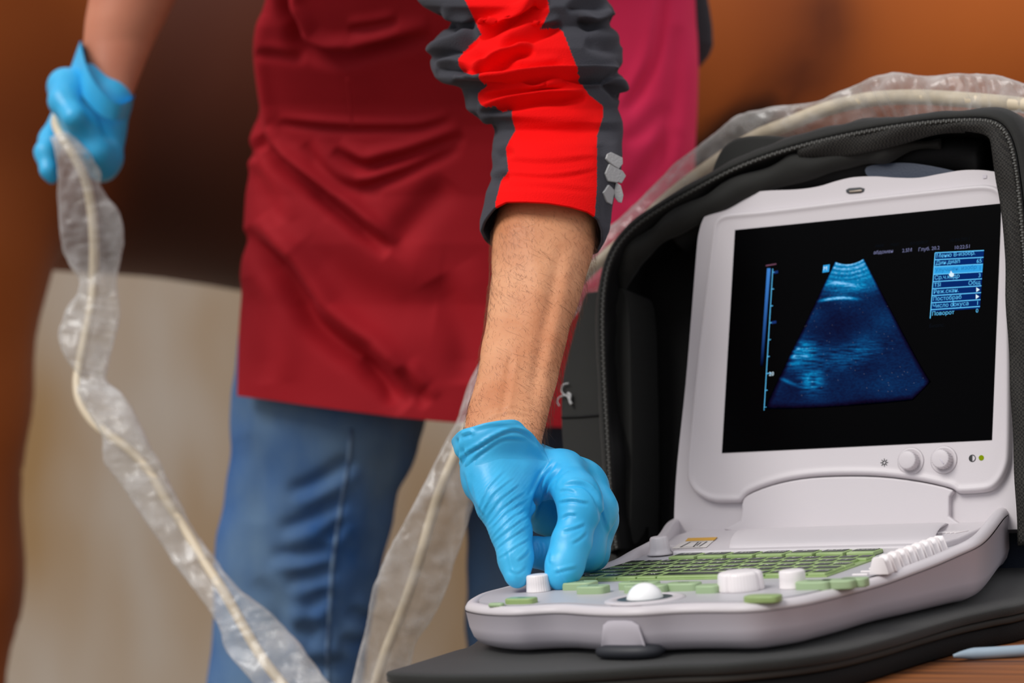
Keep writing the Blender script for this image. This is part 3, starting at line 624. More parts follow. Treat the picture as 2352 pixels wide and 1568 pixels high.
v_, f_ = lathe([(.0200, .0004), (.0198, .0010), (.004, .0011)], tb, n=60); obj('trackball_socket', v_, f_, M_hole, US)
R_ = .0134; pr = [(R_ * math.sin(a), R_ * math.cos(a) * -1) for a in np.linspace(math.pi * .02, math.pi * .99, 24)]
v_, f_ = lathe(pr, tb + np.array([0, 0, -.0015]), n=48); obj('trackball', v_, f_, M_ball, US, label='glossy white trackball')
# slide controls
for i in range(8):
    y = -.3010 + i * .0161; x = .2600
    pf = [(-.0078, .001), (-.0070, .004), (-.0045, .0125), (-.0030, .0138), (.0030, .0138), (.0042, .0125), (.0066, .004), (.0074, .001)]
    V = []; ys = [0, .001, .004, .0075, .0110, .0122]; dz = [0, 0, -.0026, -.0034, -.0024, 0]; tx = [1, 1, .86, .80, .88, 1]
    for yy, zq, t in zip(ys, dz, tx):
        for px_, pz_ in pf: V.append(D(x + px_ * t, y + yy, pz_ + zq * (pz_ / .0138)))
    F = grid_faces(6, 8, True) + [list(range(8)), [40 + k for k in range(8)][::-1]]
    k = fixn(obj('gain_slider', V, F, M_white, US)); bevel(k, .0005, 2, 25)
for i in range(7):
    box('slider_track', D(.243, -.3005 + i * .0161 + .006, .0006), (.012, .0026, .0014), M_white, US, bev=.0004)
# vent ribs on the right rear corner
for i in range(6):
    box('vent_rib', D(.2265 + i * .0036, -.085, .0054), (.0011, .016, .0008), M_white, US, bev=.0003, ax=[nz([1, -.4, 0]), nz([.4, 1, 0]), [0, 0, 1]])
# sticker
st = [PZ(u, v, .0056) for u, v in ((1543, 1259), (1580, 1235), (1648, 1233), (1622, 1256))]
K = prism('sticker', st, [0, 0, 1], .0004, M_paper, US)
prism('yellow_band', [PZ(u, v, .0059) for u, v in ((1574, 1242), (1580, 1235), (1648, 1233), (1640, 1240))], [0, 0, 1], .0002, M_yel, K)
g = []
for a, b in (((1562, 1256), (1586, 1244)), ((1586, 1244), (1624, 1243)), ((1624, 1243), (1606, 1254)), ((1606, 1254), (1562, 1256)), ((1592, 1255), (1604, 1244)), ((1600, 1252), (1610, 1245)), ((1547, 1259.5), (1614, 1258.5))):
    a = PZ(*a, .0059); b = PZ(*b, .0059); t = nz(b - a); s = np.cross([0, 0, 1], t) * .0005; g.append((np.array([a - s, b - s, b + s, a + s]), [(0, 1, 2, 3)]))
obj('sticker_diagram', *join(g), M_black, K, smooth=False)
# front tab and rubber foot
def front_at(u):  # shell front point under pixel column u
    uvp = proj(np.column_stack([lo, zz + GZ])); d2 = (uvp[:, 0] - u) ** 2 + np.where(uvp[:, 1] > 1370, 0, 1e6); i = d2.argmin(); return i
tab = []
I0, I1 = sorted((front_at(1376), front_at(1478))); ids = list(range(I0, I1 + 1)); m_ = len(ids); VV = []
for j, z in enumerate(np.linspace(0, 1, 9)):
    for k, i in enumerate(ids):
        s = 2 * k / (m_ - 1) - 1; hgt = max(0, 1 - abs(s) ** 4.5) ** .55; zt = -.0305 + (.0215 * hgt) * z
        ins = -.0012 * (1 - abs(s) ** 6) * (1 - z ** 8 * .8) + .0035 * (1 - z) ** 2
        q = lo[i] + nr[i] * ins; VV.append([q[0], q[1], zt + GZ])
obj('release_tab', VV, grid_faces(9, m_), M_body, US)
fixn(bpy.data.objects['release_tab'])
I0, I1 = sorted((front_at(1357), front_at(1520))); ids = list(range(I0, I1 + 1)); m_ = len(ids); VV = []
pf = [(.010, -.0262), (.002, -.0262), (-.0035, -.0275), (-.0052, -.031), (-.0040, -.0352), (.004, -.0364), (.014, -.0366)]
for k, i in enumerate(ids):
    s = 2 * k / (m_ - 1) - 1; e = max(.05, (1 - s ** 4) ** .5)
    for ins, z in pf:
        q = lo[i] + nr[i] * (.008 + (ins - .008) * e); VV.append([q[0], q[1], GZ - .0322 + (z + .0322) * e])
F = grid_faces(m_, 7) + [list(range(7)), [(m_ - 1) * 7 + j for j in range(7)][::-1]]
fixn(obj('rubber_foot', VV, F, M_dark, US))
# ------------------------------------------------------------------ bag
BAG = thing('carrying_bag', 'black nylon carrying bag unzipped around the ultrasound machine', 'bag', D(.1, -.1, ZB))
fl = [(885, 1547), (960, 1552), (1050, 1554), (1200, 1552), (1354, 1544), (1520, 1533), (1650, 1529), (1769, 1519), (1860, 1508), (1948, 1492), (2030, 1470), (2098, 1449), (2160, 1431), (2217, 1416), (2290, 1400), (2380, 1380)]
frontl = [PZ(u, v, -.038) for u, v in fl]
back = [D(.36, .02, -.038), D(.34, .12, -.038), D(.1, .13, -.038), D(-.12, .12, -.038), D(-.13, .0, -.038)]
leftl = [PZ(u, v, -.038) for u, v in ((1088, 1480), (1040, 1497), (990, 1513), (930, 1532))]
bl = catmull(frontl + back + [D(-.11, -.2, -.038)] + leftl, 5, closed=True)[:, :2]
bl = smooth_loop(bl, 1); tg = np.roll(bl, -2, 0) - np.roll(bl, 2, 0); bn_ = np.stack([-tg[:, 1], tg[:, 0]], 1); bn_ /= np.linalg.norm(bn_, axis=1)[:, None] + 1e-9
if ((bl.mean(0) - bl) * bn_).sum() < 0: bn_ = -bn_
bn_ = smooth_loop(bn_, 3); nb = len(bl)
def layer(name, z1, z0, ins, m, seed):
    prof = [(.012, z1 + .0004), (.004, z1 + .0004), (.0012, z1 - .0003), (0, z1 - .0016), (.0004, (z1 + z0) / 2), (.0, z0 + .0014), (.0014, z0), (.02, z0)]
    V = []
    for i_, z in prof:
        q = bl + bn_ * (i_ + ins); wob = vnoise(np.column_stack([q, np.full(nb, seed)]), 14, seed) * .0012
        V.append(np.column_stack([q + bn_ * wob[:, None], np.full(nb, z + GZ) + wob * .35 * (z < -.039)]))
    V = np.vstack(V); F = grid_faces(len(prof), nb, True) + [list(range(nb))[::-1], [(len(prof) - 1) * nb + i for i in range(nb)]]
    return fixn(obj(name, V, F, m, BAG))
layer('base_flap', -.0370, -.0445, 0, M_nylon, 1)
layer('base_binding', -.0448, -.0500, .0025, M_tape, 2)
layer('base_pocket', -.0503, ZB + .0005, .006, M_nylon_in, 3)
zp = [(1418, 1262), (1408, 1180), (1402, 1090), (1397, 1000), (1391, 900), (1387, 800), (1386, 720), (1390, 660), (1402, 605), (1428, 556), (1470, 514), (1530, 474), (1600, 435), (1680, 393), (1760, 361), (1850, 334), (1950, 311), (2050, 293), (2150, 281), (2235, 277), (2280, 282), (2308, 302), (2326, 345), (2337, 410), (2345, 480), (2354, 600), (2366, 800), (2376, 1000), (2388, 1250)]
zl = catmull([L(u, v, .004 + .012 * np.clip((u - 1900) / 400, 0, 1)) for u, v in zp], 10)
nzp = len(zl); tz = np.gradient(zl, axis=0); tz /= np.linalg.norm(tz, axis=1)[:, None]; nout = np.cross(LN, tz); nout /= np.linalg.norm(nout, axis=1)[:, None]
if ((zl - zl.mean(0)) * nout).sum() < 0: nout = -nout
for _ in range(8): nout[1:-1] = (nout[:-2] + nout[1:-1] * 2 + nout[2:]) / 4
def strip(prof, amp, sc_, seed, i0=0, i1=None):
    i1 = i1 or nzp; V = []
    for i in range(i0, i1):
        for j, (o_, h_) in enumerate(prof):
            p = zl[i] + nout[i] * o_ + LN * h_; V.append(p)
    V = np.array(V); F = grid_faces(i1 - i0, len(prof)); N = normals(V, F)
    a = np.tile(np.array([min(1, abs(h_) / .012) for _, h_ in prof]), i1 - i0)
    return V + N * (vnoise(V, sc_, seed) * amp + vnoise(V, sc_ * 2.7, seed + 1) * amp * .45)[:, None] * a[:, None], F
V, F = strip([(.0025, -.0005), (-.0005, -.001)] + [(-.001 - .002 * math.sin(k * .7), -.004 - k * .0045) for k in range(20)], .0038, 26, 3)
o = obj('inner_wall', V, F, M_nylon_in, BAG); solid(o, .0015, 1)
V, F = strip([(.0028, -.001), (.006, -.002), (.0095, -.006), (.0125, -.014), (.014, -.026), (.0135, -.04), (.013, -.055), (.012, -.07), (.010, -.088)], .003, 20, 9)
o = obj('outer_wall', V, F, M_nylon2, BAG); solid(o, .0015, -1)
V, F = tube(zl + LN * .0006, .0016, 8); obj('zip_tape', V, F, M_tape, BAG)
ds = np.concatenate([[0], np.cumsum(np.linalg.norm(np.diff(zl, axis=0), axis=1))]); ts = np.arange(.002, ds[-1] - .002, .0024); g = []
for k, s in enumerate(ts):
    c = np.array([np.interp(s, ds, zl[:, j]) for j in range(3)]); i = min(int(np.searchsorted(ds, s)), nzp - 1); a, b = tz[i], nout[i]
    c = c + LN * .0019 + b * (.0005 if k % 2 else -.0005); q = [c + a * x * .0006 + b * y * .0011 + LN * z * .0006 for x in (-1, 1) for y in (-1, 1) for z in (-1, 1)]
    g.append((np.array(q), [(0, 1, 3, 2), (4, 6, 7, 5), (0, 4, 5, 1), (2, 3, 7, 6), (0, 2, 6, 4), (1, 5, 7, 3)]))
o = obj('zip_teeth', *join(g), M_zip, BAG, smooth=False); o['kind'] = 'stuff'
# woven binding inside the zip, rumpled along the top and the right side
i0 = int(nzp * .53); V = []; uvw = []
npf = 9
for i in range(i0, nzp):
    s = ds[i]; wv = .004 * math.sin(s * 38) * np.clip((ds[-1] * .80 - s) / .1, 0, 1); W_ = .0115 + .005 * np.clip((s - ds[-1] * .66) / .1, 0, 1)
    for j in range(npf):
        t = j / (npf - 1); V.append(zl[i] - nout[i] * (.001 + W_ * t + wv * t) + LN * (.0022 * math.sin(t * math.pi) + .001 - .007 * t * (s < ds[-1] * .62) + .0012 * math.sin(s * 90 + 3 * t)))
m_t = mat('woven_binding', (58, 56, 52), .75, spec=.3); nt = m_t.node_tree
tcn = nt.nodes.new('ShaderNodeTexCoord'); ck = nt.nodes.new('ShaderNodeTexChecker'); ck.inputs['Scale'].default_value = 620; ck.inputs['Color1'].default_value = (*lin((50, 48, 44)), 1); ck.inputs['Color2'].default_value = (*lin((18, 17, 16)), 1)
bnn = nt.nodes.new('ShaderNodeBump'); bnn.inputs['Strength'].default_value = .8; bnn.inputs['Distance'].default_value = .0008
nt.links.new(tcn.outputs['Object'], ck.inputs[0]); nt.links.new(ck.outputs['Color'], nt.nodes['Principled BSDF'].inputs['Base Color']); nt.links.new(ck.outputs['Fac'], bnn.inputs['Height']); nt.links.new(bnn.outputs[0], nt.nodes['Principled BSDF'].inputs['Normal'])
o = obj('woven_binding', V, grid_faces(nzp - i0, npf), m_t, BAG); solid(o, .0012, 0)
# padded roll inside the upper left edge
rl = catmull([L(u, v, h) for u, v, h in ((1432, 700, -.03), (1436, 640, -.022), (1462, 585, -.014), (1520, 535, -.010), (1600, 487, -.008), (1690, 443, -.008), (1780, 405, -.009), (1880, 374, -.010), (1980, 352, -.012), (2080, 338, -.014), (2160, 330, -.018))], 10)
tt = np.linspace(0, 1, len(rl)); V, F = tube(rl, .0112 * np.clip(np.minimum(tt, 1 - tt) * 7, .3, 1) * (1 + .12 * np.sin(tt * 40)), 20); N = normals(V, F)
V = V + N * (vnoise(V, 45, 4) * .0035)[:, None]; obj('padded_roll', V, F, M_nylon2, BAG)
rl2 = catmull([L(u, v, h) for u, v, h in ((1560, 545, -.035), (1640, 490, -.03), (1740, 440, -.028), (1850, 405, -.03), (1990, 375, -.034), (2120, 362, -.036), (2260, 366, -.036))], 8)
V, F = tube(rl2, .016, 16); N = normals(V, F); obj('inner_padding', V + N * (vnoise(V, 35, 6) * .004)[:, None], F, M_nylon_in, BAG)
# back panel
bp = [zl[i] + nout[i] * .006 - LN * .086 for i in range(0, nzp, 3)]
prism('back_panel', bp, LN, .006, M_nylon_in, BAG)
# outer hump and side pocket
hp = catmull([L(u, v, -.030) for u, v in ((1600, 470), (1625, 415), (1640, 370), (1662, 333), (1700, 313), (1760, 309), (1850, 315), (1960, 318), (2040, 320), (2000, 420), (1800, 480))], 5, closed=True)
prism('outer_flap', hp, LN, .045, M_nylon2, BAG, bev=.008, seg=4)
pk = catmull([L(u, v, -.020) for u, v in ((1343, 676), (1360, 670), (1400, 668), (1440, 680), (1450, 900), (1450, 1180), (1430, 1285), (1345, 1290), (1308, 1180), (1293, 1040), (1288, 950), (1291, 870), (1309, 790), (1328, 720))], 5, closed=True)
prism('side_pocket', pk, LN, .055, M_nylon2, BAG, bev=.007, seg=4)
v_, f_ = tube(catmull([L(u, v, -.0195) for u, v in ((1290, 958), (1340, 956), (1400, 950))], 8), .0012, 6); obj('pocket_seam', v_, f_, M_nylon_in, BAG)
def px_tube(pts, r, hh): return tube(catmull([L(u, v, hh) for u, v in pts], 8), r, 8)
obj('zip_pull_cord', *join([px_tube([(1306, 880), (1293, 884), (1290, 898), (1297, 907)], .0007, -.017), px_tube([(1297, 907), (1285, 912), (1280, 922), (1285, 932)], .0006, -.017), px_tube([(1297, 907), (1304, 910), (1308, 918)], .0010, -.016), px_tube([(1304, 903), (1310, 907), (1309, 920), (1313, 928)], .0014, -.016)]), M_emb, BAG, label='small frayed white cord on the side pocket')
# slate lining at the right
sp_l = [L(u, v, -.034) for u, v in ((2240, 1425), (2236, 1290), (2262, 1190), (2330, 1120), (2340, 640), (2440, 600), (2460, 1425))]
prism('slate_lining', sp_l, LN, .008, M_slate, BAG, bev=.003)
for u, v0, v1 in ((2268, 1350, 1382), (2289, 1335, 1380)):
    obj('lining_strap', *tube(catmull([L(u - 3, v0 - 14, -.031), L(u, v0, -.031), L(u + 3, v1, -.030)], 6), .0016, 8), M_dark, BAG)
prism('slate_patch', catmull([L(u, v, -.012) for u, v in ((1990, 384), (2060, 374), (2120, 378), (2190, 392), (2220, 402), (2120, 420), (2010, 414))], 4, closed=True), LN, .004, M_slate, BAG)  # plain slate-blue patch inside the bag above the lid
# machine pale blue tube by the bench
tp = catmull([PZ(2190, 1506, ZB + .0045), PZ(2230, 1501, ZB + .0045), PZ(2300, 1497, ZB + .0045), PZ(2380, 1491, ZB + .0045), PZ(2470, 1480, ZB + .0045)], 8)
tr_ = .0042 * np.clip(np.linspace(.25, 3, len(tp)), .3, 1)
o = obj('tube', *tube(tp, tr_, 14), M_tube, origin=tp[0]); o['label'] = 'pale blue plastic tube on the bench under the bag edge'; o['category'] = 'tube'

# ------------------------------------------------------------------ cable in its sleeve
cp = [(150, 236, 2.69), (128, 275, 2.65), (140, 312, 2.61), (165, 350, 2.60), (195, 410, 2.60), (210, 480, 2.6), (216, 560, 2.6), (215, 640, 2.6), (211, 700, 2.59), (197, 770, 2.58), (185, 830, 2.57), (178, 880, 2.56), (186, 925, 2.55), (215, 970, 2.54), (255, 1003, 2.53), (300, 1035, 2.52), (345, 1085, 2.51), (380, 1145, 2.50), (425, 1215, 2.49), (470, 1290, 2.47), (515, 1360, 2.45), (560, 1440, 2.43), (605, 1515, 2.41), (660, 1585, 2.39), (735, 1680, 2.36), (800, 1695, 2.34), (846, 1620, 2.33), (885, 1500, 2.32), (925, 1400, 2.31), (962, 1290, 2.30), (988, 1200, 2.30), (1010, 1130, 2.30), (1035, 1070, 2.30), (1070, 990, 2.31), (1130, 880, 2.32), (1220, 760, 2.33), (1300, 675, 2.34), (1350, 625, 2.34), (1440, 545, 2.34), (1540, 450, 2.33), (1640, 375, 2.31), (1730, 318, 2.29), (1810, 285, 2.27), (1900, 250, 2.25), (2000, 228, 2.22), (2100, 223, 2.19), (2200, 228, 2.16), (2300, 236, 2.13), (2420, 250, 2.09)]
CB = thing('probe_cable', 'cream probe cable in a clear plastic sleeve looping from hand to bag', 'cable', P(600, 1510, 2.41))
cpw = catmull([P(*q) for q in cp], 6); tt = np.linspace(0, 1, len(cpw))
obj('cable_core', *tube(cpw, .0052 + .0018 * np.clip((tt - .7) / .15, 0, 1), 14), M_cable, CB)
# sleeve edges : (left u,v)(right u,v) along the cable
se = [((118, 318), (160, 300)), ((126, 360), (205, 350)), ((130, 400), (232, 395)), ((131, 440), (234, 425)), ((132, 480), (248, 450)), ((136, 530), (276, 490)), ((142, 575), (286, 545)), ((158, 610), (278, 600)), ((180, 640), (270, 650)), ((176, 672), (275, 690)), ((150, 715), (276, 740)), ((133, 770), (262, 790)), ((150, 820), (248, 850)), ((172, 860), (246, 872)), ((178, 905), (285, 905)), ((205, 955), (322, 970)), ((236, 1010), (350, 1030)), ((238, 1062), (366, 1056)), ((270, 1105), (385, 1100)), ((310, 1165), (412, 1150)), ((360, 1235), (448, 1215)), ((410, 1310), (492, 1280)), ((470, 1390), (550, 1350)), ((500, 1440), (615, 1400)), ((520, 1500), (675, 1460)), ((580, 1570), (735, 1540)), ((650, 1680), (790, 1600)), ((800, 1790), (790, 1610)), ((920, 1640), (805, 1580)), ((943, 1540), (826, 1490)), ((957, 1477), (842, 1420)), ((993, 1422), (856, 1350)), ((1030, 1344), (892, 1262)), ((1052, 1276), (925, 1200)), ((1078, 1200), (955, 1143)), ((1100, 1120), (985, 1085)), ((1115, 1050), (1018, 1020)), ((1140, 990), (1050, 965)), ((1190, 900), (1090, 850)), ((1270, 800), (1180, 730)), ((1345, 700), (1260, 640)), ((1400, 650), (1330, 575)), ((1480, 575), (1420, 500)), ((1560, 510), (1500, 425)), ((1640, 440), (1570, 358)), ((1720, 392), (1640, 305)), ((1800, 352), (1700, 262)), ((1870, 330), (1790, 242)), ((1950, 320), (1880, 228)), ((2030, 312), (1970, 190)), ((2090, 306), (2050, 166)), ((2160, 300), (2140, 172)), ((2230, 298), (2210, 166)), ((2300, 300), (2290, 172)), ((2380, 310), (2390, 200))]
se = [(a, b) for a, b in se]
cuv = np.array([[q[0], q[1]] for q in cp]); cd = np.array([q[2] for q in cp]); VV = []
dense = catmull([[a[0], a[1], b[0], b[1]] for a, b in se], 9); nd = len(dense)
cuvd = catmull([[q[0], q[1], q[2]] for q in cp], 8); last = 0
N_ = 40
for i, (au, av, bu, bv) in enumerate(dense):
    mu, mv = (au + bu) / 2, (av + bv) / 2; w_ = slice(last, min(len(cuvd), last + 60)); k = last + int(np.argmin((cuvd[w_, 0] - mu) ** 2 + (cuvd[w_, 1] - mv) ** 2)); last = max(last, k)
    d = cuvd[k, 2]; A = P(au, av, d); B = P(bu, bv, d); K_ = P(cuvd[k, 0], cuvd[k, 1], d); hw = np.linalg.norm(B - A) / 2
    for j in range(N_):
        t = 2 * math.pi * j / N_; a = (1 - math.cos(t)) / 2; th = (.0085 + .0045 * min(1, max(0, (i / nd - .66) / .1)) + .10 * hw) * math.sin(t)
        VV.append(A + (B - A) * a - FW * th)
VV = np.array(VV); F = grid_faces(nd, N_, True); Nn = normals(VV, F)
e_ = np.tile(np.abs(np.sin(2 * np.pi * np.arange(N_) / N_)), nd)
rg = lambda s_, sd: 1 - 2 * np.abs(vnoise(VV, s_, sd))
VV = VV + Nn * ((rg(18, 3) * .0028 + rg(48, 4) * .0026 + rg(120, 5) * .0016) * (.25 + .75 * e_))[:, None]
obj('plastic_sleeve', VV, F, M_film, CB)

# ------------------------------------------------------------------ person
PER = thing('person', 'person in maroon apron and jeans turning a knob with a blue gloved hand', 'person', [*(P(950, 784, 2.66)[:2]), 0])
# -- body: trunk, thighs and both forearms
fa = [(430, 1166, 1360, 2.066), (460, 1150, 1372, 2.06), (520, 1135, 1370, 2.045), (560, 1130, 1366, 2.035), (600, 1128, 1359, 2.025), (650, 1126, 1343, 2.01), (700, 1120, 1327, 1.995), (760, 1112, 1307, 1.975), (820, 1102, 1293, 1.955), (870, 1094, 1283, 1.94), (920, 1081, 1268, 1.92), (960, 1068, 1256, 1.905), (1000, 1062, 1247, 1.89), (1035, 1078, 1240, 1.88), (1075, 1100, 1235, 1.875)]
Vf, Ff = rows_tube(fa, n=200, step=3, ratio=.82, smooth=5); Nf = normals(Vf, Ff)
Vf = folds(Vf, Nf, [([(1290, 560), (1262, 700), (1235, 830), (1222, 930)], .0016, 14, .8), ([(1175, 800), (1160, 900), (1150, 960)], .0010, 9, .8), ([(1120, 962), (1170, 950), (1215, 957)], .0012, 4, .6), ([(1125, 948), (1180, 938), (1225, 948)], .0008, 4, .6), ([(1170, 560), (1200, 640), (1180, 740)], .001, 22, .8)])
Vf += Nf * (vnoise(Vf, 60, 2) * .0005 + vnoise(Vf, 25, 8) * .0008)[:, None]
fa2 = [(-90, 225, 465, 2.70), (-40, 212, 428, 2.70), (0, 205, 402, 2.70), (50, 196, 378, 2.695), (100, 192, 352, 2.69), (150, 196, 331, 2.68), (200, 208, 312, 2.67), (235, 222, 300, 2.66), (275, 235, 290, 2.66)]
Vg, Fg = rows_tube(fa2, n=90, step=5, ratio=.85, smooth=4)
tr2 = [(-760, 720, 1500, 2.50), (-260, 700, 1540, 2.66), (0, 650, 1560, 2.75), (400, 640, 1520, 2.82), (760, 640, 1480, 2.84), (900, 700, 1400, 2.84)]
Vt, Ft = rows_tube(tr2, n=60, step=20, ratio=.24)
th1 = [(700, 620, 890, 2.86), (1000, 600, 900, 2.86), (1300, 560, 820, 2.86), (1700, 550, 770, 2.86), (2300, 600, 740, 2.86)]
V1, F1 = rows_tube(th1, n=40, step=20, ratio=.45); V2, F2 = rows_tube([(700, 1180, 1440, 2.9), (1300, 1120, 1310, 2.9), (2300, 1140, 1270, 2.92)], n=40, step=20, ratio=.45)
ua = tube(catmull([P(*q) for q in ((1263, 445, 2.064), (1245, 300, 2.10), (1212, 60, 2.15), (1185, -150, 2.2), (1190, -400, 2.36), (1300, -640, 2.55))], 6), [.030] * 12 + [.042] * 19, 16)
ub = tube(catmull([P(*q) for q in ((330, -60, 2.70), (420, -260, 2.72), (600, -450, 2.68), (800, -600, 2.60))], 6), .04, 16)
ba, bf = join([(Vf, Ff), (Vg, Fg), (Vt, Ft), (V1, F1), (V2, F2), ua, ub])
mi = np.zeros(len(bf), int); mi[len(Ff):len(Ff) + len(Fg)] = 1
BODY = obj('body', ba, bf, [M_skin, M_skin2], PER, mi=mi)
# arm hair
ok = np.where((Nf @ FW) < .12)[0]; uvf = proj(Vf)[:, :2]; ok = ok[(uvf[ok, 1] > 480) & (uvf[ok, 1] < 1010)]; g = []
pick = rng.choice(ok, 5600)
for i in pick:
    p = Vf[i] + rng.normal(0, .0006, 3); n_ = Nf[i]; side = np.cross(n_, DN); side /= np.linalg.norm(side) + 1e-9
    dens = vnoise(p[None], 30, 5)[0]
    if rng.random() > .62 + .5 * dens: continue
    d0 = nz(DN * (1.0 + rng.normal(0, .25)) + side * rng.normal(.35, .5)); Lh = rng.uniform(.007, .019); cv = side * rng.normal(0, .6); wd = rng.uniform(.00004, .000085); pts = []
    for k in range(6):
        t = k / 5; q = p + d0 * Lh * t + cv * Lh * t * t * (1.6 - t) + n_ * (.0005 + .0016 * math.sin(t * 2.4)); wv = np.cross(d0, FW); wv = wv / np.linalg.norm(wv) * wd * (1 - .8 * t); pts += [q - wv, q + wv]
    g.append((np.array(pts), [(2 * k, 2 * k + 1, 2 * k + 3, 2 * k + 2) for k in range(5)]))
o = obj('arm_hair', *join(g), M_hair, BODY, smooth=False); o['kind'] = 'stuff'

# -- apron (front, and right side painted as lit) over the trunk
def wrap(name, m, th0, th1, nth, yrows, hemf, parent=PER, dcen=2.80, ratio=.52, fl=(), ytop=-220, step=170, wr=.002, thick=.0015):
    yr = np.array(yrows, float); th = np.linspace(th0, th1, nth); V = []
    for k in range(step):
        v = k / (step - 1)
        for t in th:
            l0 = np.interp(0, yr[:, 0], yr[:, 1]); c_ = math.cos(t); uu = None; y = 500
            for _ in range(3):
                l = np.interp(y, yr[:, 0], yr[:, 1]); r = np.interp(y, yr[:, 0], yr[:, 2]); uu = (l + r) / 2 + (r - l) / 2 * c_; y = ytop + v * (hemf(uu) - ytop)
            d = np.interp(y, yr[:, 0], yr[:, 3]) if yr.shape[1] > 3 else dcen
            V.append(P(uu, y, d - (r - l) / 2 / f * d * ratio * abs(math.sin(t)) ** .4 * np.sign(math.sin(t))))
    V = np.array(V); F = grid_faces(step, nth); N = normals(V, F)
    if (N @ FW).mean() > 0: F = [q[::-1] for q in F]; N = -N
    V = V + N * (vnoise(V, 9, 3) * wr * 2 + vnoise(V, 22, 4) * wr)[:, None]; V = folds(V, N, [(a_, b_ * .8, c_ * 1.15, *d_) for a_, b_, c_, *d_ in fl]); V = relax(V, F, 3)
    return solid(obj(name, V, F, m, parent), thick, -1)
ysr = [(-760, 780, 1380, 2.30), (-420, 720, 1480, 2.50), (-200, 620, 1592, 2.60), (0, 600, 1596, 2.68), (60, 582, 1599, 2.705), (150, 573, 1601, 2.742), (240, 572, 1602, 2.775), (290, 566, 1601, 2.79), (330, 562, 1600, 2.797), (450, 552, 1592, 2.81), (560, 546, 1580, 2.81), (700, 541, 1560, 2.82), (910, 536, 1540, 2.82), (1000, 535, 1540, 2.82)]
ysr2 = [(y, l, r_, max(d, 2.80) if y > -1 else 2.79) for y, l, r_, d in ysr]
hem = lambda u: np.interp(u, [530, 620, 700, 830, 900, 1000, 1050, 1290, 1600], [909, 921, 933, 950, 959, 969, 973, 984, 990])
AF = [([(650, -60), (647, 13), (668, 60), (687, 103), (730, 125), (786, 134), (857, 116), (930, 98), (990, 88)], .024, 15, .55), ([(690, 90), (740, 112), (800, 110)], .008, 9, .5), ([(800, 70), (860, 62), (915, 50)], .008, 9, .5),
      ([(592, 122), (650, 132), (700, 138)], .006, 10, .4), ([(640, 284), (700, 290), (790, 297), (900, 298), (969, 295), (1036, 277)], .006, 8, .9),
      ([(571, 30), (566, 120), (574, 200), (590, 290), (612, 330)], .010, 14, .6), ([(589, 312), (643, 379), (723, 442), (812, 513), (893, 580)], .026, 14, .6), ([(600, 335), (570, 350), (590, 362)], .008, 10, .3),
      ([(768, 344), (800, 368), (839, 384), (890, 372), (946, 357), (1067, 312)], .015, 12, .6), ([(821, 433), (880, 418), (946, 393), (1058, 339)], .011, 11, .6), ([(893, 578), (960, 500), (1035, 415)], .010, 30, .3),
      ([(700, 330), (735, 390), (790, 430), (880, 440)], .007, 14, .5), ([(558, 530), (600, 580), (647, 628), (690, 690), (723, 740), (780, 790), (835, 829), (890, 885), (937, 932)], .034, 24, .6),
      ([(830, 820), (880, 870), (900, 930)], .008, 14, .5), ([(920, 843), (950, 890), (982, 932)], .008, 14, .5), ([(560, 640), (600, 760), (610, 880)], .006, 25, .5), ([(690, 560), (780, 640), (900, 700), (1000, 720)], .007, 45, .6),
      ([(1000, 640), (1060, 760), (1070, 880)], .010, 34, .4), ([(570, 380), (610, 450), (640, 520)], .006, 18, .5)]
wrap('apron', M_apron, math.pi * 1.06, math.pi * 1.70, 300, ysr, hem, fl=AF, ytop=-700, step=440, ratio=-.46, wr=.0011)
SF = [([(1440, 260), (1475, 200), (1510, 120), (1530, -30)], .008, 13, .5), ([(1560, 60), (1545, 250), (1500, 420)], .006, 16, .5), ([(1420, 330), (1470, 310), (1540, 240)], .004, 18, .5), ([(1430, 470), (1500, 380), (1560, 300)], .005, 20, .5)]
wrap('apron_lit_side', M_apron_lit, math.pi * 1.685, math.pi * 2.03, 130, ysr2, hem, fl=SF, step=200, ratio=-.47, wr=.0010)
obj('pocket_seam', *tube(catmull([P(798, 180, 2.62), P(803, 230, 2.64), P(808, 292, 2.66)], 8), .0012, 6), M_apron, PER)
# -- jacket behind the apron
jr = [(-840, 760, 1500, 2.46), (-700, 680, 1560, 2.54), (-220, 640, 1600, 2.71), (-60, 620, 1615, 2.77), (20, 620, 1630, 2.80), (60, 620, 1636, 2.815), (105, 630, 1638, 2.83), (130, 635, 1628, 2.84), (158, 650, 1604, 2.85)]
Vj, Fj = rows_tube(jr, n=80, step=8, ratio=.34, smooth=1)
uj = tube(catmull([P(*q) for q in ((1172, -150, 2.205), (1185, -400, 2.36), (1300, -640, 2.55))], 8), .062, 24); uj2 = tube(catmull([P(*q) for q in ((410, -240, 2.715), (600, -450, 2.68), (820, -620, 2.58))], 8), .056, 24); Vj, Fj = join([(Vj, Fj), uj, uj2]); obj('jacket', Vj, Fj, M_grey, PER, label='charcoal fleece jacket showing behind the apron')
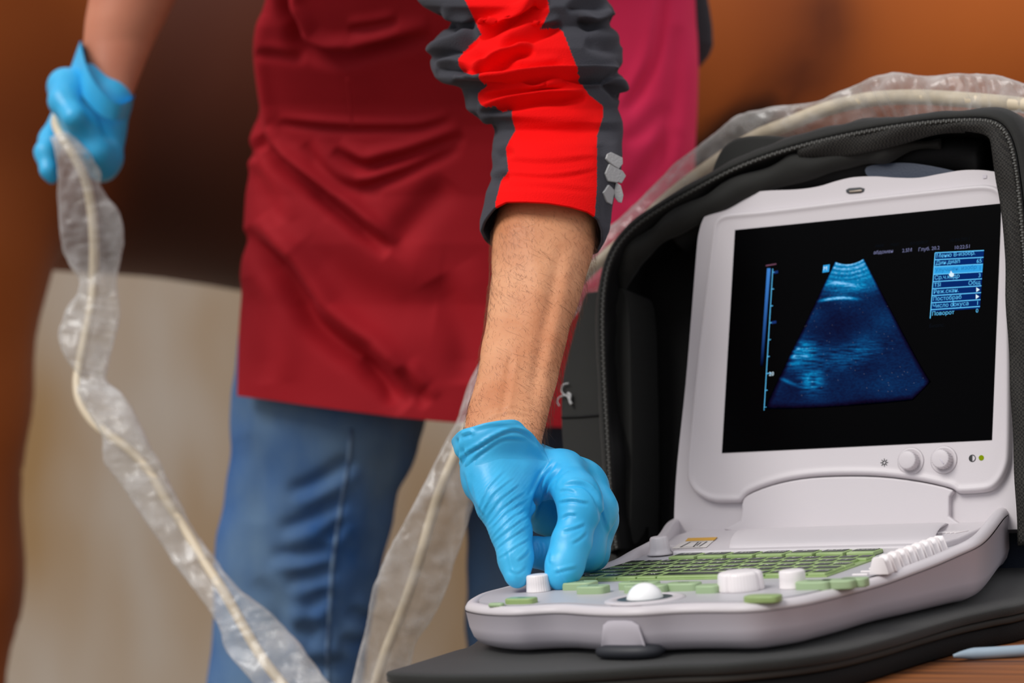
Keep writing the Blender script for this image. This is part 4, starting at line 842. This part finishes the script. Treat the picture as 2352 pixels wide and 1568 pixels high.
# -- jeans legs
def leg(name, rows, m, fl, parent, wr=.003, lab=None, ratio=.8):
    V, F = rows_tube(rows, n=150, step=6, ratio=ratio, smooth=3); N = normals(V, F)
    V = V + N * (vnoise(V, 12, 6) * wr * 1.3 + vnoise(V, 30, 7) * wr * .7)[:, None]; V = relax(folds(V, N, [(a_, b_ * .48, c_ * 1.35, *d_) for a_, b_, c_, *d_ in fl]), [q for q in F if len(q) == 4], 2); return obj(name, V, F, m, parent, label=lab)
JF = [([(813, 1051), (770, 1080), (716, 1112), (660, 1130)], .016, 13, .6), ([(791, 1147), (750, 1170), (703, 1196), (640, 1215)], .015, 13, .6), ([(780, 1190), (765, 1220), (740, 1235)], .012, 11, .5), ([(765, 1253), (730, 1265), (686, 1275), (620, 1270)], .014, 12, .6),
      ([(765, 1306), (710, 1325), (659, 1332)], .015, 13, .6), ([(755, 1360), (735, 1372), (700, 1400)], .014, 12, .5), ([(680, 1458), (700, 1450), (730, 1462)], .018, 16, .5), ([(800, 1400), (840, 1420), (870, 1410)], .012, 12, .5), ([(780, 1470), (820, 1480), (850, 1470)], .014, 13, .5), ([(590, 1330), (640, 1400), (660, 1500)], .012, 16, .5),
      ([(700, 1520), (740, 1530), (800, 1520)], .016, 14, .5), ([(560, 1000), (600, 1100), (590, 1200)], .008, 25, .6), ([(900, 1010), (880, 1150), (850, 1300)], .009, 26, .5)]
lr = [(720, 552, 1000, 2.83), (900, 534, 992, 2.83), (980, 530, 976, 2.83), (1050, 527, 948, 2.83), (1130, 516, 915, 2.83), (1200, 507, 904, 2.83), (1300, 492, 880, 2.83), (1400, 490, 858, 2.83), (1500, 484, 842, 2.83), (1568, 474, 832, 2.83), (1700, 480, 830, 2.83), (2000, 520, 830, 2.78), (2330, 545, 800, 2.82)]
JN = leg('jeans_leg', lr, M_jean, JF, PER, lab='faded blue jeans leg below the apron', ratio=.72)
seam = catmull([(806, 985, 0), (800, 1060, 0), (786, 1140, 0), (774, 1220, 0), (763, 1300, 0), (757, 1390, 0), (752, 1480, 0), (750, 1600, 0)], 10)
bv = BVHTree.FromPolygons([Vector(v) for v in np.array([v.co for v in JN.data.vertices]) + OFF[PER.name]], [list(p.vertices) for p in JN.data.polygons])
def drape(u, v, b, lift):
    h = b.ray_cast(Vector(C0), Vector(nz(ray(u, v)))); return (np.array(h[0]) - nz(ray(u, v)) * lift) if h[0] is not None else None
sp_ = [drape(q[0], q[1], bv, .0006) for q in seam]; sp_ = np.array([q for q in sp_ if q is not None]); obj('side_seam', *tube(sp_, .0024, 8), M_seam, JN)
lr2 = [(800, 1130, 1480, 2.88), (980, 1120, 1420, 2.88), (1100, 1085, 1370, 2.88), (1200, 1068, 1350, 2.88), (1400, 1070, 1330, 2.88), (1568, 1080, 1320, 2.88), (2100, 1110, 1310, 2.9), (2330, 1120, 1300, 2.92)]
leg('jeans_leg', lr2, M_jean_shaded, [], PER, lab='jeans leg with grey-blue shade painted in behind the gloved hand')
for a, b in (((545, 2330, 2.80), (720, 2410, 2.66)), ((1130, 2330, 2.92), (1270, 2410, 2.80))):
    c = P((a[0] + 250 if a[0] < 800 else 1290 - 80), 2330, a[2]); A = np.array([c[0], c[1], .05]); B = A - FW * [1, 1, 0] * .17; B[2] = .04
    Vb, Fb = nets(lambda g, A=A, B=B: smin(cone(g, A, B, .05, .04), cone(g, A + [0, 0, .12], A, .05, .05), .03), np.minimum(A, B) - .1, np.maximum(A, B) + [.1, .1, .22], .012)
    obj('boot', Vb, Fb, M_dark, PER)

# -- sleeve of the working arm
sr = [(-160, 955, 1372, 2.22), (-60, 950, 1385, 2.18), (0, 959, 1396, 2.16), (15, 972, 1408, 2.155), (32, 1000, 1416, 2.155), (48, 1030, 1408, 2.15), (62, 1022, 1402, 2.15), (85, 1000, 1420, 2.145), (110, 986, 1431, 2.14), (145, 986, 1431, 2.135), (158, 988, 1423, 2.13), (180, 998, 1431, 2.125), (194, 1016, 1432, 2.12), (202, 1058, 1430, 2.12), (225, 1066, 1424, 2.115), (250, 1070, 1417, 2.11), (268, 1092, 1424, 2.105), (280, 1128, 1428, 2.10), (300, 1137, 1429, 2.10), (330, 1132, 1428, 2.085), (355, 1127, 1429, 2.077), (385, 1129, 1424, 2.070), (410, 1126, 1418, 2.064), (440, 1113, 1413, 2.056), (470, 1108, 1409, 2.050), (505, 1099, 1405, 2.044), (530, 1099, 1399, 2.04), (555, 1112, 1388, 2.036), (585, 1128, 1368, 2.03)]
sr = np.array(sr, float); nS = 460; nR = 380; V = []; yy = np.linspace(0, 1, nR)
thh = 2 * np.pi * np.arange(nS) / nS
cufy = np.interp(np.degrees(thh), [0, 40, 150, 180, 200, 215, 230, 250, 270, 290, 310, 325, 340, 360], [580, 590, 575, 552, 512, 480, 466, 466, 468, 475, 487, 505, 545, 580])
A_ = [lambda y, k=k: np.interp(y, sr[:, 0], sr[:, k]) for k in (1, 2, 3)]
for v in yy:
    y = -160 + v * (cufy + 160); l, r, d = [a(y) for a in A_]; c_, s_ = np.cos(thh), np.sin(thh); hw = (r - l) / 2
    u = (l + r) / 2 + hw * c_; dd = d + hw / f * d * .86 * s_
    # keep image outline while going in depth
    r_ = np.stack([(u - cx) / f, (y - cy) / f, np.ones(nS)], -1) @ M.T; V.append(C0 + r_ * dd[:, None])
V = np.vstack(V); F = grid_faces(nR, nS, True); F = [q[::-1] for q in F]; N = normals(V, F)
if ((V - V.mean(0)) * N).sum() < 0: F = [q[::-1] for q in F]; N = -N
V = relax(V, F, 2); N = normals(V, F)
SLF = [([(1100, 86), (1140, 66), (1180, 45), (1225, 24), (1262, 4)], .018, 8, .9), ([(1085, 172), (1115, 163), (1151, 143), (1190, 124), (1225, 118)], .017, 8, .9), ([(1150, 112), (1200, 94), (1240, 76), (1290, 58)], .013, 9, .7), ([(1040, 190), (1104, 193), (1164, 193), (1240, 184), (1330, 184), (1400, 176), (1428, 160)], .020, 7, 1.0),
       ([(1110, 222), (1164, 215), (1218, 209), (1280, 199), (1336, 192)], .010, 6, .7), ([(1100, 262), (1145, 252), (1182, 242), (1240, 232), (1300, 230), (1345, 222)], .014, 8, .9), ([(1160, 150), (1210, 160), (1290, 150)], .004, 9, .6), ([(1095, 130), (1140, 150), (1190, 145)], .003, 10, .5),
       ([(985, 135), (1020, 120), (1060, 108), (1098, 84)], .013, 9, .8), ([(1000, 160), (1040, 158), (1075, 170)], .010, 9, .7), ([(1005, 40), (1040, 55), (1090, 60)], .014, 9, .7), ([(1325, 48), (1360, 60), (1395, 48), (1412, 36)], .014, 8, .8), ([(1300, 20), (1345, 14), (1390, 18)], .009, 9, .7), ([(1345, 95), (1390, 110), (1430, 108)], .007, 14, .6),
       ([(1385, 190), (1410, 205), (1425, 228)], .012, 9, .7), ([(1085, 262), (1110, 300), (1140, 290)], .008, 10, .7), ([(1140, 360), (1160, 352), (1180, 345)], .005, 9, .6), ([(1135, 420), (1150, 410), (1170, 408)], .005, 9, .6), ([(1150, 402), (1260, 410), (1372, 392)], .0016, 5, .8), ([(1160, 370), (1260, 376), (1372, 362)], .0012, 6, .8), ([(1150, 430), (1260, 432), (1370, 440)], .0010, 6, .8), ([(1190, 300), (1270, 310), (1370, 290)], .002, 18, .8), ([(1380, 330), (1400, 420), (1395, 520)], .004, 12, .6)]
V = folds(V, N, [(a_, b_ * .72, c_ * 1.1, *d_) for a_, b_, c_, *d_ in SLF]); V += N * (vnoise(V, 18, 5) * .0016)[:, None]; V = relax(V, F, 6)
redp = np.array([(1068, -40), (1068, 0), (1106, 80), (1080, 105), (1053, 134), (1054, 152), (1066, 166), (1084, 172), (1100, 169), (1101, 180), (1108, 190), (1121, 194), (1108, 205), (1098, 215), (1098, 228), (1104, 240), (1118, 247), (1137, 243), (1143, 251), (1156, 257), (1176, 252), (1176, 272), (1184, 299), (1172, 320), (1162, 340), (1168, 393), (1151, 415), (1138, 464), (1138, 500), (1375, 520), (1366, 496), (1371, 430), (1371, 312), (1385, 268), (1385, 243), (1354, 219), (1340, 200), (1330, 184), (1327, 160), (1300, 90), (1292, 72), (1283, 65), (1262, 66), (1240, 67), (1262, 27), (1258, 0), (1258, -40)])
def inpoly(p, q):
    r = np.zeros(len(p), bool); n = len(q)
    for i in range(n):
        a, b = q[i], q[(i + 1) % n]; m_ = ((a[1] > p[:, 1]) != (b[1] > p[:, 1])); x = (b[0] - a[0]) * (p[:, 1] - a[1]) / (b[1] - a[1] + 1e-12) + a[0]; r ^= m_ & (p[:, 0] < x)
    return r
Fa = np.array(F); fc = V[Fa].mean(1); fcn = N[Fa].mean(1); mi = (inpoly(proj(fc)[:, :2], redp) & ((fcn @ FW) < .25)).astype(int)
# red also on the hidden inside edge of the cuff
SL = obj('sleeve', V, F, [M_grey, M_red], PER, mi=mi, label='rumpled charcoal fleece sleeve with a bright red panel'); solid(SL, .0022, -1)
bvs = BVHTree.FromPolygons([Vector(v) for v in V], F)
for poly in ([(1396, 353), (1404, 349), (1424, 362), (1426, 376), (1418, 388), (1408, 378), (1398, 370), (1392, 364)], [(1401, 376), (1414, 384), (1424, 392), (1432, 404), (1437, 420), (1426, 418), (1414, 420), (1398, 416), (1391, 398)], [(1420, 418), (1431, 426), (1437, 448), (1433, 466), (1424, 464), (1416, 452), (1416, 436)], [(1400, 424), (1414, 438), (1410, 452), (1406, 470), (1396, 464), (1386, 442), (1392, 434)]):
    q = []
    for u, v in poly:
        p = drape(min(u, 1421 - .06 * max(0, v - 420)), v, bvs, .0012)
        if p is None: p = P(min(u, 1410), v, 2.05)
        q.append(p + RT * max(0, u - 1415) / f * 2.05)
    q = np.array(q); cq = q.mean(0); nq = np.linalg.svd(q - cq)[2][2]; q = q - ((q - cq) @ nq)[:, None] * nq - FW * .0015; n_ = nz(np.cross(q[1] - q[0], q[-1] - q[0])); n_ = -n_ if n_ @ FW > 0 else n_
    prism('sleeve_badge', q, n_, .0022, M_emb, SL, bev=.0006, seg=2)

# -- gloved working hand
def rp(r, d): return r / f * d
def hand(prims, groups, lo, hi, h, k_in=.009, k_out=.004):
    def fn(g):
        tot = None
        for grp, kk in groups:
            s = None
            for (a, b, ra, rb) in grp:
                A, B = P(*a), P(*b); c = cone(g, A, B, rp(ra, a[2]), rp(rb, b[2])); s = c if s is None else smin(s, c, k_in)
            tot = s if tot is None else smin(tot, s, kk)
        return tot
    return nets(fn, lo, hi, h)
palm = [((1152, 1084, 1.888), (1186, 1092, 1.888), 88, 78), ((1146, 1056, 1.885), (1180, 1080, 1.88), 66, 66), ((1180, 1080, 1.88), (1262, 1092, 1.882), 62, 54), ((1190, 1060, 1.90), (1310, 1100, 1.90), 58, 54), ((1200, 1070, 1.92), (1345, 1110, 1.925), 56, 50), ((1200, 1085, 1.945), (1352, 1140, 1.945), 50, 46), ((1300, 1090, 1.882), (1352, 1118, 1.90), 50, 48), ((1128, 1064, 1.885), (1120, 1100, 1.87), 62, 58), ((1250, 1180, 1.955), (1330, 1200, 1.95), 44, 42), ((1210, 1120, 1.93), (1260, 1180, 1.95), 50, 44)]
thumb = [((1128, 1070, 1.868), (1150, 1150, 1.850), 62, 56), ((1150, 1150, 1.850), (1174, 1220, 1.835), 56, 44), ((1174, 1220, 1.835), (1184, 1278, 1.824), 43, 37), ((1184, 1278, 1.824), (1188, 1320, 1.816), 37, 30), ((1180, 1100, 1.866), (1195, 1160, 1.852), 48, 34)]
index = [((1290, 1085, 1.875), (1326, 1135, 1.845), 52, 46), ((1326, 1135, 1.845), (1334, 1165, 1.836), 46, 45), ((1334, 1165, 1.836), (1312, 1245, 1.826), 44, 41), ((1312, 1245, 1.826), (1296, 1300, 1.818), 41, 40), ((1296, 1300, 1.818), (1290, 1322, 1.814), 40, 35)]
middle = [((1340, 1105, 1.90), (1372, 1170, 1.882), 50, 45), ((1370, 1170, 1.882), (1345, 1268, 1.872), 40, 40), ((1345, 1268, 1.872), (1290, 1276, 1.864), 40, 40), ((1290, 1276, 1.864), (1232, 1268, 1.856), 40, 38)]
ring_ = [((1350, 1115, 1.922), (1374, 1190, 1.908), 46, 43), ((1374, 1190, 1.908), (1356, 1270, 1.900), 42, 40), ((1356, 1270, 1.900), (1300, 1272, 1.892), 38, 36)]
pinky = [((1350, 1140, 1.945), (1378, 1190, 1.936), 42, 38), ((1378, 1190, 1.936), (1366, 1240, 1.930), 38, 34), ((1366, 1240, 1.930), (1310, 1245, 1.925), 34, 30)]
groups = [(palm, 0), (thumb, .012), (index, .007), (middle, .0035), (ring_, .0025), (pinky, .0025)]
pts = np.array([P(*q) for grp, _ in groups for (a, b, ra, rb) in grp for q in (a, b)])
Vh, Fh = hand(None, groups, pts.min(0) - .03, pts.max(0) + .03, .00125)
Vh = relax(Vh, Fh, 2); Nh = normals(Vh, Fh)
if ((Vh - Vh.mean(0)) * Nh).sum() < 0: Fh = [q[::-1] for q in Fh]; Nh = -Nh
GF = []
for a, b, c in (((1103, 1172), (1122, 1125), (1160, 1082)), ((1110, 1184), (1132, 1140), (1181, 1098)), ((1118, 1196), (1146, 1152), (1196, 1112)), ((1124, 1206), (1158, 1165), (1207, 1130)), ((1130, 1218), (1166, 1178), (1212, 1148)), ((1134, 1232), (1170, 1195), (1214, 1166)), ((1136, 1246), (1176, 1212), (1216, 1184)), ((1140, 1262), (1180, 1232), (1218, 1206)), ((1146, 1284), (1184, 1258), (1219, 1236))):
    GF.append(([a, b, c], .0009, 2.4, 1.0))
GF += [([(1160, 1262), (1168, 1300), (1180, 1330)], .0010, 4, .9), ([(1190, 1290), (1208, 1275), (1218, 1262)], .0010, 3.5, .9), ([(1165, 1310), (1190, 1318), (1212, 1300)], .0007, 3.5, .8),
       ([(1279, 1060), (1248, 1100), (1228, 1150), (1219, 1190)], .0022, 5, 1.0), ([(1292, 1074), (1262, 1108), (1244, 1150)], .0016, 4, .9), ([(1268, 1052), (1236, 1094), (1214, 1140)], .0012, 4, .9), ([(1305, 1078), (1282, 1096), (1272, 1120)], .0012, 4, .8),
       ([(1296, 1118), (1316, 1112), (1343, 1116), (1364, 1137), (1381, 1179), (1392, 1223)], .0020, 4.5, 1.0), ([(1284, 1156), (1314, 1151), (1350, 1158)], .0016, 3.6, 1.0), ([(1286, 1130), (1300, 1126), (1322, 1132)], .0010, 3.4, .9), ([(1292, 1193), (1304, 1184), (1324, 1184)], .0012, 3.4, .9), ([(1293, 1222), (1318, 1216), (1345, 1205)], .0013, 3.6, .9), ([(1314, 1250), (1334, 1238), (1350, 1222)], .0010, 3.6, .8),
       ([(1262, 1268), (1258, 1285), (1264, 1298)], .0010, 3.5, .8), ([(1272, 1318), (1300, 1310), (1326, 1304)], .0011, 3.6, .9), ([(1276, 1306), (1290, 1328), (1300, 1344)], .0009, 3.4, .9), ([(1362, 1120), (1384, 1160), (1394, 1200)], .0012, 4.5, .8), ([(1230, 1246), (1236, 1262), (1234, 1280)], .0008, 3, .8), ([(1244, 1244), (1248, 1262), (1245, 1282)], .0008, 3, .8),
       ([(1064, 1085), (1075, 1130), (1098, 1180)], .0010, 4, .9), ([(1080, 1110), (1090, 1150), (1112, 1190)], .0008, 4, .8)]
Vh = folds(Vh, Nh, [(a_, b_ * .75, c_, *d_) for a_, b_, c_, *d_ in GF], True)
uvh = proj(Vh)[:, :2]; dirn = nz(RT * .7 - DN * .72)
s1 = (Vh @ nz(RT * .72 + DN * .70)) * 1.0
msk = np.exp(-((uvh[:, 0] - 1160) / 60) ** 2 - ((uvh[:, 1] - 1180) / 90) ** 2)
Vh = Vh + Nh * (np.sin(s1 * 2300 + 2.5 * vnoise(Vh, 60, 3)) * .00022 * msk + vnoise(Vh, 70, 2) * .0004 + vnoise(Vh, 160, 4) * .00018)[:, None]
# rolled cuff
cuff_rim = [(1036, 1014, 1.885), (1044, 1000, 1.870), (1060, 987, 1.858), (1088, 979, 1.852), (1120, 970, 1.849), (1160, 964, 1.849), (1190, 966, 1.852), (1213, 988, 1.857), (1234, 1012, 1.866), (1250, 1028, 1.885), (1240, 1036, 1.915), (1200, 1040, 1.925), (1140, 1042, 1.93), (1085, 1038, 1.92), (1048, 1030, 1.905)]
cuff_mid = [(1046, 1042, 1.886), (1056, 1034, 1.866), (1078, 1024, 1.853), (1104, 1012, 1.848), (1132, 1004, 1.847), (1164, 1000, 1.847), (1198, 1004, 1.850), (1224, 1018, 1.856), (1246, 1032, 1.868), (1260, 1044, 1.885), (1250, 1055, 1.915), (1206, 1062, 1.92), (1140, 1062, 1.925), (1088, 1060, 1.92), (1056, 1054, 1.905)]
cuff_low = [(1066, 1082, 1.888), (1078, 1080, 1.872), (1098, 1076, 1.864), (1122, 1070, 1.860), (1148, 1064, 1.858), (1176, 1060, 1.858), (1206, 1060, 1.862), (1230, 1062, 1.870), (1246, 1066, 1.880), (1256, 1070, 1.89), (1246, 1080, 1.91), (1212, 1088, 1.915), (1150, 1090, 1.915), (1104, 1090, 1.91), (1076, 1088, 1.90)]
bvg = BVHTree.FromPolygons([Vector(v) for v in Vh], Fh)
c3 = catmull([P(*q) for q in cuff_low], 12, closed=True); fr3 = catmull([[u, v] for u, v in ((1058, 1090), (1070, 1082), (1090, 1076), (1118, 1070), (1148, 1065), (1180, 1061), (1210, 1060), (1236, 1060), (1256, 1062), (1266, 1068))], 12)
for i in range(len(fr3)):
    q = drape(fr3[i][0], fr3[i][1], bvg, .0003)
    if q is not None and np.linalg.norm(q - c3[i]) < .04: c3[i] = q
c3 = smooth_loop(c3, 4)
c1 = catmull([P(*q) for q in cuff_rim], 12, closed=True); bul = nz(-FW + DN * -.2)
loops = [c1, c1 * .75 + c3 * .25 + bul * .0012, c1 * .5 + c3 * .5 + bul * .0014, c1 * .25 + c3 * .75 + bul * .0010, c3]
rws = catmull(loops, 6); V = rws.reshape(-1, 3); nc = loops[0].shape[0]
for i in range(len(rws)):
    wt = np.clip((i / (len(rws) - 1) - .30) / .70, 0, 1); wt = wt * wt * (3 - 2 * wt)
    if wt > 0:
        for j in range(nc):
            h_, n_, _, dd_ = bvg.find_nearest(Vector(V[i * nc + j]))
            if h_ is not None and dd_ < .02: V[i * nc + j] = V[i * nc + j] * (1 - wt) + (np.array(h_) + np.array(n_) * (.0008 * (1 - wt) - .0002)) * wt
F = grid_faces(len(rws), nc, True); N = normals(V, F); cen = V.mean(0)
if ((V - cen) * N).sum() < 0: F = [q[::-1] for q in F]; N = -N
V = folds(V, N, [([(1060, 1059), (1080, 1040), (1104, 1026), (1140, 1004), (1176, 990), (1207, 997), (1236, 1024)], .0018, 4, 1.1), ([(1072, 1078), (1092, 1055), (1112, 1038), (1158, 1010), (1211, 1012)], .0012, 4, 1), ([(1050, 1006), (1052, 1030), (1054, 1062)], .0022, 4, .9), ([(1062, 1004), (1078, 998), (1084, 1002)], .0016, 4, .9), ([(1064, 1030), (1068, 1050), (1064, 1070)], .001, 3, .9), ([(1090, 990), (1130, 980), (1190, 980)], .0008, 4, .9)])
V += N * (vnoise(V, 60, 9) * .0006)[:, None]
nf0 = len(Vh); Vi = V[:nc * 10] - N[:nc * 10] * .0012   # inner side of the rim
Fi = [q[::-1] for q in grid_faces(10, nc, True)]; rimf = [(k, nf0 * 0 + (k + 1) % nc, len(V) + (k + 1) % nc, len(V) + k) for k in range(nc)]
cf = (np.vstack([V, Vi]), F + [tuple(i + len(V) for i in q) for q in Fi] + rimf)
vv, ff = join([(Vh, Fh), cf]); GL = obj('glove', vv, ff, M_glove, PER, label='wrinkled blue nitrile glove pinching the white knob')
# -- gloved hand holding the cable
p2 = [((255, 232, 2.66), (232, 300, 2.66), 50, 52), ((232, 300, 2.66), (236, 370, 2.66), 50, 38), ((225, 240, 2.66), (165, 215, 2.65), 50, 42), ((165, 215, 2.65), (180, 290, 2.66), 40, 46), ((200, 200, 2.66), (150, 195, 2.65), 44, 38), ((205, 170, 2.66), (240, 215, 2.66), 24, 40)]
f1 = [((150, 200, 2.64), (146, 232, 2.62), 36, 34), ((146, 232, 2.62), (170, 270, 2.60), 30, 28), ((170, 270, 2.62), (205, 300, 2.66), 28, 28)]
f2 = [((165, 240, 2.66), (190, 300, 2.62), 36, 34), ((190, 300, 2.62), (220, 350, 2.62), 34, 34), ((220, 350, 2.62), (230, 385, 2.64), 32, 28)]
f3 = [((240, 300, 2.66), (246, 360, 2.64), 36, 34), ((246, 360, 2.64), (235, 388, 2.66), 32, 26)]
tb2 = [((160, 250, 2.70), (118, 320, 2.67), 34, 26), ((118, 320, 2.67), (106, 350, 2.65), 26, 24), ((106, 350, 2.65), (112, 392, 2.64), 25, 18), ((112, 392, 2.64), (120, 412, 2.64), 17, 12)]
g2 = [(p2, 0), (f1, .012), (f2, .014), (f3, .014), (tb2, .004)]
pts = np.array([P(*q) for grp, _ in g2 for (a, b, ra, rb) in grp for q in (a, b)])
V2h, F2h = hand(None, g2, pts.min(0) - .035, pts.max(0) + .035, .0028); V2h = relax(V2h, F2h, 2)
rim = [(186, 94, 2.66), (193, 128, 2.63), (206, 168, 2.615), (228, 203, 2.61), (252, 228, 2.61), (276, 238, 2.615), (298, 230, 2.63), (308, 218, 2.66), (296, 214, 2.70), (262, 200, 2.71), (222, 150, 2.70), (196, 110, 2.68)]
low = [(158, 170, 2.66), (176, 196, 2.63), (196, 222, 2.61), (220, 250, 2.605), (246, 268, 2.605), (268, 272, 2.61), (286, 266, 2.63), (294, 256, 2.66), (286, 250, 2.70), (250, 240, 2.71), (205, 205, 2.70), (170, 180, 2.68)]
low = [(u, v + 4, d + (.012 if d < 2.64 else 0)) for u, v, d in low]
loops = [catmull([P(*q) for q in lp], 6, closed=True) for lp in (rim, low)]; rws = np.array([loops[0] * (1 - t) + loops[1] * t for t in np.linspace(0, 1, 10)])
nc = loops[0].shape[0]; V = rws.reshape(-1, 3); F = grid_faces(10, nc, True); N = normals(V, F)
Vi = V - N * .001; cf = (np.vstack([V, Vi]), F + [tuple(i + len(V) for i in q[::-1]) for q in F])
vv, ff = join([(V2h, F2h), cf]); obj('glove', vv, ff, M_glove, PER, label='blue nitrile glove gripping the sleeved cable')
bake_texts()
